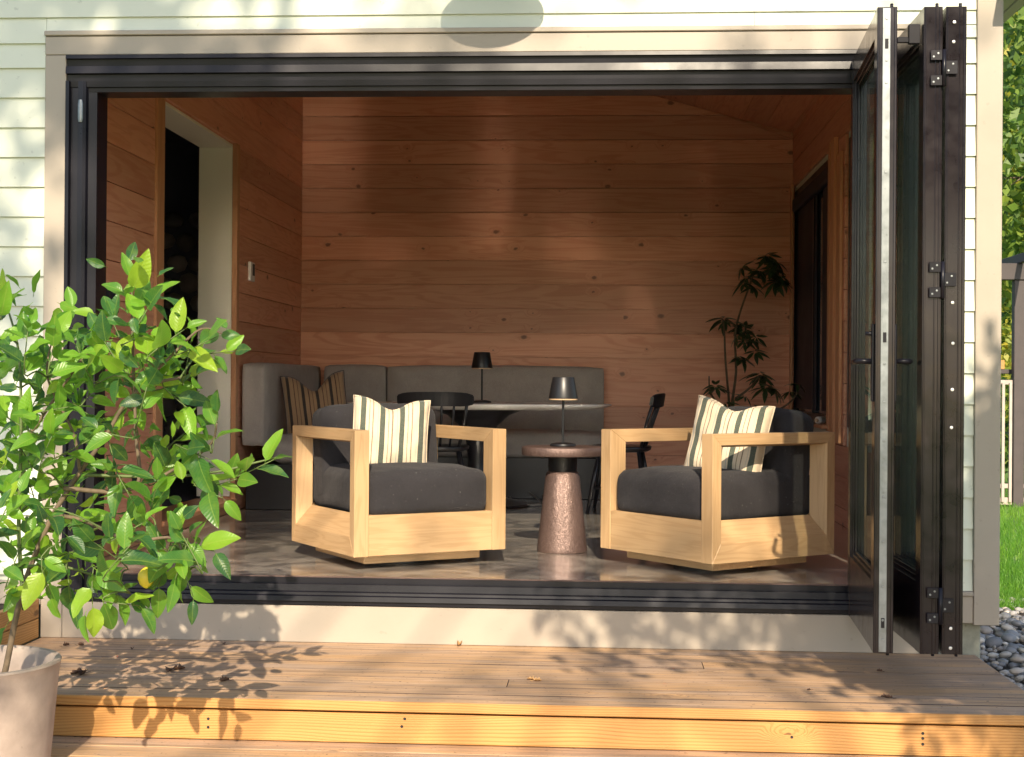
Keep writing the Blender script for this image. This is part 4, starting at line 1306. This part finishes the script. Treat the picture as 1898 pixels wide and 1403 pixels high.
lathe('lemon', [(.001, -.034), (.008, -.031), (.019, -.022), (.0255, -.005), (.024, .010), (.016, .023), (.006, .029), (.001, .031)], M['lemon'], ct, (-1.362, -1.92, .268), 20)
tube('stalk', [(-1.362, -1.92, .298), (-1.37, -1.915, .33)], .002, M['green_stem'], ct, 5)

# ================================================================== FALLEN LEAVES ON THE STEP
def dry_leaf(p, s, mat, label, seed, parts=1):
    global T
    rr = random.Random(seed)
    T = Matrix.Translation(p)
    geo = []
    for k in range(parts):
        a = rr.uniform(0, 6.28); curl = rr.uniform(.8, 1.9); off = Vector((rr.uniform(-.5, .5) * s * (parts > 1), rr.uniform(-.4, .4) * s * (parts > 1), 0))
        vs_, fs = [], []
        N, Mx = 7, 4
        for i in range(N + 1):
            t = i / N
            w = math.sin(math.pi * min(.98, t * .94 + .03)) ** .7 * .42 * (1 + .35 * math.sin(t * 17 + seed))
            for j in range(Mx + 1):
                u = j / Mx * 2 - 1
                xx = (t - .5) * (1 - .1 * curl); yy = u * w * math.cos(curl * abs(u) * .6)
                zz = w * abs(math.sin(curl * u * .7)) + .25 * curl * (t - .5) ** 2 + .03 * math.sin(9 * t + 4 * u + seed)
                q = Vector((xx * math.cos(a) - yy * math.sin(a), xx * math.sin(a) + yy * math.cos(a), zz + .01)) * s + off
                vs_.append((q.x, q.y, max(.002, q.z)))
        for i in range(N):
            for j in range(Mx): fs.append((i * (Mx + 1) + j, i * (Mx + 1) + j + 1, (i + 1) * (Mx + 1) + j + 1, (i + 1) * (Mx + 1) + j))
        geo.append((vs_, fs))
        geo.append(tube_geo([Vector((-.5 * math.cos(a), -.5 * math.sin(a), .03)) * s + off, Vector((-.85 * math.cos(a), -.85 * math.sin(a), .08)) * s + off], [.0014, .001], 4))
    v, f = join_geo(geo)
    o = raw('fallen_leaf', v, f, mat, None, True, center=(0, 0, .004))
    tag(o, label, 'leaf', 'dry leaves fallen on the deck step')
    T = Matrix.Identity(4)
zt_ = DZ + .001
dry_leaf((-2.245, -.215, zt_), .035, M['dryleaf'], 'curled dark leaf close to the timber planter, behind the pot', 1, 1)
dry_leaf((-2.185, -.205, zt_), .035, M['dryleaf'], 'second curled dark leaf near the wall, just right of its twin', 2, 1)
dry_leaf((-1.955, -.80, zt_), .062, M['dryleaf'], 'large crumpled dark leaf just right of the pale pot', 3, 2)
dry_leaf((-1.652, -.676, zt_), .052, M['dryleaf'], 'crumpled brown leaf in the shade of the lemon tree, mid step', 4, 2)
dry_leaf((-1.40, -.862, zt_), .045, M['dryleaf'], 'flat brown leaf at the shaded front edge of the step', 5, 1)
dry_leaf((-1.943, -.274, zt_), .030, M['dryleaf'], 'tiny dark leaf bit among the sun flecks near the wall', 6, 1)
dry_leaf((-1.605, -.10, zt_), .028, M['dryleaf'], 'tiny dark leaf bit against the taupe base board', 7, 1)
dry_leaf((-.606, -.036, zt_), .048, M['tanleaf'], 'curled pale tan leaf standing against the base board', 8, 1)
dry_leaf((-.255, -.728, zt_), .034, M['tanleaf'], 'yellow leaf scrap on the sunny middle of the step', 9, 2)
dry_leaf((.758, -.80, zt_), .02, M['dryleaf'], 'dark crumb of leaf on the right half of the step', 10, 1)
dry_leaf((1.083, -.417, zt_), .026, M['dryleaf'], 'dark leaf bit in the shadow in front of the folded doors', 11, 1)
dry_leaf((1.02, -.90, zt_), .03, M['dryleaf'], 'brown leaf under the leading door leaf', 12, 2)

# ================================================================== STONES AND LAWN
def icos(seed, sub=1):
    bm = bmesh.new(); bmesh.ops.create_icosphere(bm, subdivisions=sub, radius=1)
    rr = random.Random(seed); ph = [rr.uniform(0, 6) for _ in range(3)]
    for v in bm.verts:
        k = 1 + .12 * math.sin(2.3 * v.co.x + ph[0]) + .1 * math.sin(2.7 * v.co.y + ph[1])
        v.co = Vector((v.co.x * k, v.co.y * .74 * k, v.co.z * .5))
    me = bpy.data.meshes.new('stone'); bm.to_mesh(me); bm.free()
    return finish(me, M['pebble'], True)
PM = [icos(k, 2) for k in range(6)]
bed = struct(raw('gravel_bed', [(1.5, -3, -.43), (2.78, -3, -.43), (2.9, 2.9, -.43), (1.55, 2.9, -.43)], [(0, 1, 2, 3)], M['soil']))
rp = random.Random(5)
pts_ = []
big_n, tries = 0, 0
while big_n < 290 and tries < 9000:
    tries += 1
    y = -1.5 + 4.2 * rp.random() ** 1.1
    s = rp.choice((rp.uniform(.014, .024), rp.uniform(.022, .034), rp.uniform(.030, .046))) * (1 if y < 1.5 else .85)
    x = 1.575 + (y + 6.2) * .0 + rp.random() ** 1.0 * (.40 + .08 * (y + 1.5))
    if y > -1.14 and x < 1.60: continue
    if any((x - a) ** 2 + (y - b) ** 2 < (.78 * (s + c)) ** 2 for a, b, c in pts_): continue
    pts_.append((x, y, s)); big_n += 1
    z = -.425 + s * .35 + .055 * math.exp(-((x - 1.75) / .4) ** 2) + rp.uniform(0, .018)
    o = bpy.data.objects.new('stone', PM[rp.randrange(6)])
    rot = Matrix.Rotation(rp.uniform(0, 6.28), 4, 'Z') @ Matrix.Rotation(rp.gauss(0, .3), 4, 'X') @ Matrix.Rotation(rp.gauss(0, .3), 4, 'Y')
    link(o, bed, Matrix.Translation((x, y, z)) @ rot @ Matrix.Scale(s, 4))
# the rest of the stones, under and beyond
ico = PM[0]
bv = np.array([v.co[:] for v in icos(3, 1).vertices]); bf = np.array([p.vertices[:] for p in icos(3, 1).polygons])
N = 2600
xs = 1.56 + rng.random(N) ** .9 * 1.35; ysn = -2.2 + rng.random(N) * 5.0
ss = rng.uniform(.016, .036, N); rz = rng.uniform(0, 6.28, N)
zz = -.43 + .04 * np.exp(-((xs - 1.75) / .4) ** 2) + rng.uniform(-.005, .01, N)
V = bv[None] * ss[:, None, None]
ca, sa = np.cos(rz)[:, None], np.sin(rz)[:, None]
VX = V[:, :, 0] * ca - V[:, :, 1] * sa + xs[:, None]; VY = V[:, :, 0] * sa + V[:, :, 1] * ca + ysn[:, None]; VZ = V[:, :, 2] + zz[:, None]
allv = np.stack([VX, VY, VZ], -1).reshape(-1, 3); allf = (bf[None] + (np.arange(N) * len(bv))[:, None, None]).reshape(-1, 3)
me = bpy.data.meshes.new('gravel'); me.from_pydata(allv.tolist(), [], allf.tolist()); finish(me, M['pebble'], True)
gr = link(bpy.data.objects.new('gravel', me), bed, Matrix.Identity(4)); gr['kind'] = 'stuff'

def blades(name, N, xf, yf, zf, hgt, wid, mat, seed, parent=None):
    r_ = np.random.default_rng(seed)
    y = yf(r_.random(N)); x = xf(r_.random(N), y)
    h = hgt * r_.uniform(.5, 1.25, N); a = r_.uniform(0, 6.28, N); lean = r_.normal(0, .4, (N, 2)); w = wid * r_.uniform(.6, 1.3, N)
    z = zf(x, y)
    P0 = np.stack([x - w * np.cos(a), y - w * np.sin(a), z], -1); P1 = np.stack([x + w * np.cos(a), y + w * np.sin(a), z], -1)
    mid = np.stack([x + lean[:, 0] * h * .35, y + lean[:, 1] * h * .35, z + h * .6], -1)
    dv = np.stack([w * .7 * np.cos(a), w * .7 * np.sin(a), np.zeros(N)], -1)
    tip = np.stack([x + lean[:, 0] * h, y + lean[:, 1] * h, z + h * .92], -1)
    V = np.stack([P0, P1, mid - dv, mid + dv, tip], 1).reshape(-1, 3)
    i = np.arange(N) * 5
    f = np.concatenate([np.stack([i, i + 1, i + 3, i + 2], -1).tolist(), ]).tolist() + [[q + 2, q + 3, q + 4] for q in i.tolist()]
    me = bpy.data.meshes.new(name); me.from_pydata(V.tolist(), [], f); finish(me, mat, False)
    o = link(bpy.data.objects.new(name, me), parent, Matrix.Identity(4)); o['kind'] = 'stuff'
    return o
blades('grass', 26000, lambda u, y: 1.9 + (y - 2.3) * .16 + u * (1.1 + (y - 2.3) * .22), lambda u: 2.35 + u ** 1.6 * 9, lambda x, y: -.46 + 0 * x, .085, .0032, M['grass'], 3)
blades('grass', 15000, lambda u, y: -16 + u * 32, lambda u: 6 + u * 14, lambda x, y: -.46 + 0 * x, .09, .006, M['grass'], 4)

# ================================================================== GARDEN BEHIND: ARBOR, FENCE
ar = thing('garden_arbor', 'dark timber arbor post and beam beyond the lawn at the right edge', 'arbor', Matrix.Translation((4.9, 10, -.46)))
bx('beam', 4.0, 8.2, 9.93, 10.07, 2.02, 2.20, M['arbor'], ar, 'x', .006)
bx('post', 4.445, 4.56, 9.95, 10.06, -.46, 2.018, M['arbor'], ar, 'z', .006)
bx('post', 7.2, 7.335, 9.95, 10.06, -.46, 2.018, M['arbor'], ar, 'z', .006)
bx('rafter', 4.48, 4.53, 9.2, 10.9, 2.202, 2.30, M['arbor'], ar, 'y', .004)
fe = thing('picket_fence', 'pale picket fence panel between the arbor post and the house corner', 'fence', Matrix.Translation((4.3, 9.99, -.46)))
for z0, z1 in ((-.43, -.35), (-.25, -.20), (.88, .93)):
    bx('rail', 2.4, 4.44, 9.985, 10.015, z0, z1, M['fence'], fe, 'x', .003)
for k in range(20):
    x = 4.400 - k * .078
    bx('picket', x, x + .031, 9.955, 9.983, -.40, .90, M['fence'], fe, 'z', .003)
fe2 = thing('picket_fence', 'pale picket fence panel running off right of the arbor post', 'fence', Matrix.Translation((6, 9.99, -.46)))
for z0, z1 in ((-.43, -.35), (-.25, -.20), (.88, .93)):
    bx('rail', 4.565, 7.195, 9.985, 10.015, z0, z1, M['fence'], fe2, 'x', .003)
for k in range(21):
    x = 4.62 + k * .112
    bx('picket', x, x + .034, 9.955, 9.983, -.40, .90, M['fence'], fe2, 'z', .003)
wb = thing('wooden_box', 'small honey coloured wooden box on a ledge beyond the picket fence', 'box', Matrix.Translation((4.28, 10.25, -.46)))
bx('box_body', 4.16, 4.40, 10.15, 10.35, 1.05, 1.15, M['riser'], wb, 'x', .004)
bx('ledge', 4.1, 4.5, 10.1, 10.4, 1.0, 1.048, M['arbor'], wb, 'x', .004)
bx('support', 4.20, 4.26, 10.2, 10.26, -.46, .998, M['arbor'], wb, 'z', .004)

# ================================================================== TREES
def crown_geo(blobs, n, size, seed):
    """leaf sprays scattered through several uneven volumes"""
    r_ = np.random.default_rng(seed)
    tot = sum(b[3] * b[4] * b[5] for b in blobs)
    C_ = []
    for (x, y, z, rx, ry, rz_) in blobs:
        k = max(8, int(n * rx * ry * rz_ / tot))
        d = r_.normal(size=(k, 3)); d /= np.linalg.norm(d, axis=1)[:, None]
        rad_ = r_.random(k) ** .45
        C_.append(np.array([x, y, z]) + d * rad_[:, None] * np.array([rx, ry, rz_]))
    C_ = np.concatenate(C_); k = len(C_)
    # clumps: pull the leaves towards a coarser set of centres, so gaps open
    cent = C_[r_.integers(0, k, max(6, k // 26))]
    idx = r_.integers(0, len(cent), k)
    C_ = cent[idx] + r_.normal(0, 1, (k, 3)) * size * 2.3
    s = size * r_.uniform(.6, 1.3, k)
    a = r_.normal(size=(k, 3)); a /= np.linalg.norm(a, axis=1)[:, None]
    b = r_.normal(size=(k, 3)); b[:, 2] *= .5; b -= a * (a * b).sum(1)[:, None]; b /= np.linalg.norm(b, axis=1)[:, None]
    V = np.stack([C_ - a * s[:, None], C_ - b * s[:, None] * .5, C_ + a * s[:, None], C_ + b * s[:, None] * .5], 1).reshape(-1, 3)
    i = np.arange(k) * 4
    F = np.stack([i, i + 1, i + 2, i + 3], -1)
    return V, F
def tree(name, base, h, blobs, n, size, mat, label, seed, trunk=.16, limbs=7, group=None):
    rr = random.Random(seed)
    t = thing(name, label, 'tree', Matrix.Translation(base), group)
    b = Vector(base)
    tips = []
    top = b + Vector((rr.uniform(-.3, .3), rr.uniform(-.3, .3), h))
    bl_c = [Vector(q[:3]) for q in blobs]
    tr_pts = spline([b, b.lerp(top, .35) + Vector((rr.uniform(-.15, .15), 0, 0)), b.lerp(top, .7), top], 4)
    geo = [tube_geo(tr_pts, [trunk * (1 - .75 * i / (len(tr_pts) - 1)) for i in range(len(tr_pts))], 8)]
    for c in bl_c:
        for q in range(2):
            s0 = tr_pts[min(len(tr_pts) - 2, max(1, int(len(tr_pts) * rr.uniform(.35, .85))))]
            e = c + Vector((rr.uniform(-.5, .5), rr.uniform(-.5, .5), rr.uniform(-.3, .5))) * (blobs[0][3] * .5)
            mid = s0.lerp(e, .5) + Vector((rr.uniform(-.2, .2), rr.uniform(-.2, .2), rr.uniform(0, .35)))
            pp = spline([s0, mid, e], 4)
            geo.append(tube_geo(pp, [trunk * .4 * (1 - .85 * i / (len(pp) - 1)) for i in range(len(pp))], 5))
    v, f = join_geo(geo)
    raw('trunk', v, f, M['bark'], t, True)
    V, F = crown_geo(blobs, n, size, seed)
    me = bpy.data.meshes.new('crown'); me.from_pydata(V.tolist(), [], F.tolist()); finish(me, mat, False)
    link(bpy.data.objects.new('crown', me), t, Matrix.Identity(4))
    return t
G_ = 'trees beyond the lawn'
tree('maple_tree', (6.6, 14.5, -.46), 6, [(5.6, 13.6, 3.6, 1.6, 1.3, 1.3), (6.6, 14.4, 5.2, 2.0, 1.6, 1.7), (5.9, 14.2, 2.3, 1.3, 1.0, .8)], 5200, .10, M['crown_green'], 'green tree with dark limbs nearest behind the arbor beam', 31, .10, group=G_)
tree('maple_tree', (8.2, 19, -.46), 7, [(7.6, 18.6, 3.2, 2.4, 2.0, 1.9), (8.4, 19, 5.6, 2.6, 2.0, 2.2), (7.3, 18, 1.2, 1.8, 1.4, 1.0)], 5200, .15, M['crown_yellow'], 'yellowing tree glowing in the sun behind the green one', 32, .2, group=G_)
tree('maple_tree', (11, 26, -.46), 10, [(10.5, 26, 5, 3.6, 3, 3.4), (9.8, 25, 2.2, 3, 2.4, 2), (12, 26, 7.5, 3.4, 3, 2.4)], 5200, .24, M['crown_green'], 'large dark green tree farthest behind the fence', 33, .3, group=G_)
tree('garden_shrub', (5.3, 12.4, -.46), .9, [(5.2, 12.4, .35, .8, .5, .6), (5.9, 12.6, .3, .7, .5, .5)], 1800, .06, M['crown_green'], 'low green shrub at the foot of the fence', 34, .04, group=None)
tree('garden_shrub', (6.1, 13.0, -.46), 1.4, [(5.55, 12.9, 1.45, .55, .4, .4)], 900, .06, M['crown_yellow'], 'yellow leaved shrub between the beam and the wooden box', 35, .04, group=None)
# a wood that closes the view
Vs, Fs = [], []
blobs = [(x, 38 + 3 * math.sin(x), 6 + 1.5 * math.sin(x * 1.7), 3.2, 2.2, 8) for x in range(-6, 40, 3)]
V, F = crown_geo(blobs, 26000, .42, 77)
me = bpy.data.meshes.new('woods'); me.from_pydata(V.tolist(), [], F.tolist()); finish(me, M['crown_green'], False)
wd = link(bpy.data.objects.new('woods', me), None, Matrix.Identity(4)); wd['kind'] = 'stuff'
tag(wd, 'dense dark green woods closing the view behind the garden', 'woods')
# trees in front of the house, behind the photographer: they throw the soft dappled shade
def toward_sun(x, z, dist, y=0.0):
    """where the shade that falls at (x, z) on the front wall comes from, dist metres out"""
    return (x + dist * math.tan(SUN_AZ), y - dist, z + dist * math.tan(SUN_EL) / math.cos(SUN_AZ))
def blob(x, z, dist, rx, ry, rz, y=0.0):
    return (*toward_sun(x, z, dist, y), rx, ry, rz)
GF = 'trees in front of the house'
tree('birch_tree', (-1.5, -15.5, -.46), 10.5, [blob(-1.75, 1.75, 13, .50, .5, .32), blob(-1.15, 1.95, 13, .35, .5, .2), blob(.55, 1.7, 13, .36, .5, .30), blob(-1.9, 1.2, 13, .3, .4, .2), blob(1.0, 1.9, 13, .3, .4, .3)], 520, .09, M['crown_green'], 'slim unseen birch added to shade parts of the opening', 45, .09, 5, group=GF)  # unseen tree, added to keep sun off parts of the room floor
tree('oak_tree', (-5.5, -11.5, -.46), 7.0, [blob(-3.3, 1.4, 9.5, .66, .8, 1.1), blob(-3.4, .2, 9.5, .70, .8, 1.2), blob(-2.95, 2.35, 9.6, .72, .7, .42), blob(-1.75, 2.62, 10, .26, .4, .3), blob(-3.3, 3.6, 10, 1.4, 1.2, .9)], 9000, .11, M['crown_green'], 'oak tree in front of the house on the left', 41, .2, group=GF)
tree('oak_tree', (3.6, -4.6, -.46), 2.8, [blob(1.85, .38, 4.6, .50, .6, .52), blob(1.70, .45, 4.6, .30, .4, .42), blob(1.95, .1, 4.6, .45, .5, .5), blob(1.35, -.22, 4.4, .60, .5, .20), blob(.45, -.16, 4.5, .80, .3, .10), blob(-.02, -.16, 4.5, .42, .3, .09), blob(-.05, -.17, 4.5, .40, .3, .09), blob(.55, -.15, 4.5, .70, .3, .10), blob(.75, -.16, 4.5, .60, .3, .10), blob(1.55, -.66, 4.6, .75, .5, .28), blob(2.4, .2, 4.6, .6, .6, .6)], 8600, .055, M['crown_green'], 'small oak beside the deck on the right', 42, .07, group=GF)
tree('oak_tree', (-3.4, -8.4, -.46), 3.6, [blob(-2.35, -.1, 6.2, .38, .4, .30, -1.6), blob(-2.9, .3, 6.4, .5, .5, .6, -1.6)], 1100, .08, M['crown_green'], 'small oak in front of the lemon tree', 44, .07, group=GF)
tree('birch_tree', (3.6, -17, -.46), 11, [blob(.2, .2, 15, .9, .9, .35), blob(-.35, -.55, 14.5, .55, .5, .12), blob(.35, -.45, 14.5, .45, .5, .10), blob(1.1, 1.3, 14.5, .45, .7, .5), blob(-.9, 2.6, 15, .9, .7, .3), blob(.9, 3.6, 15, 1.5, 1.2, .8)], 640, .10, M['crown_green'], 'thin birch in front of the house', 43, .12, group=GF)
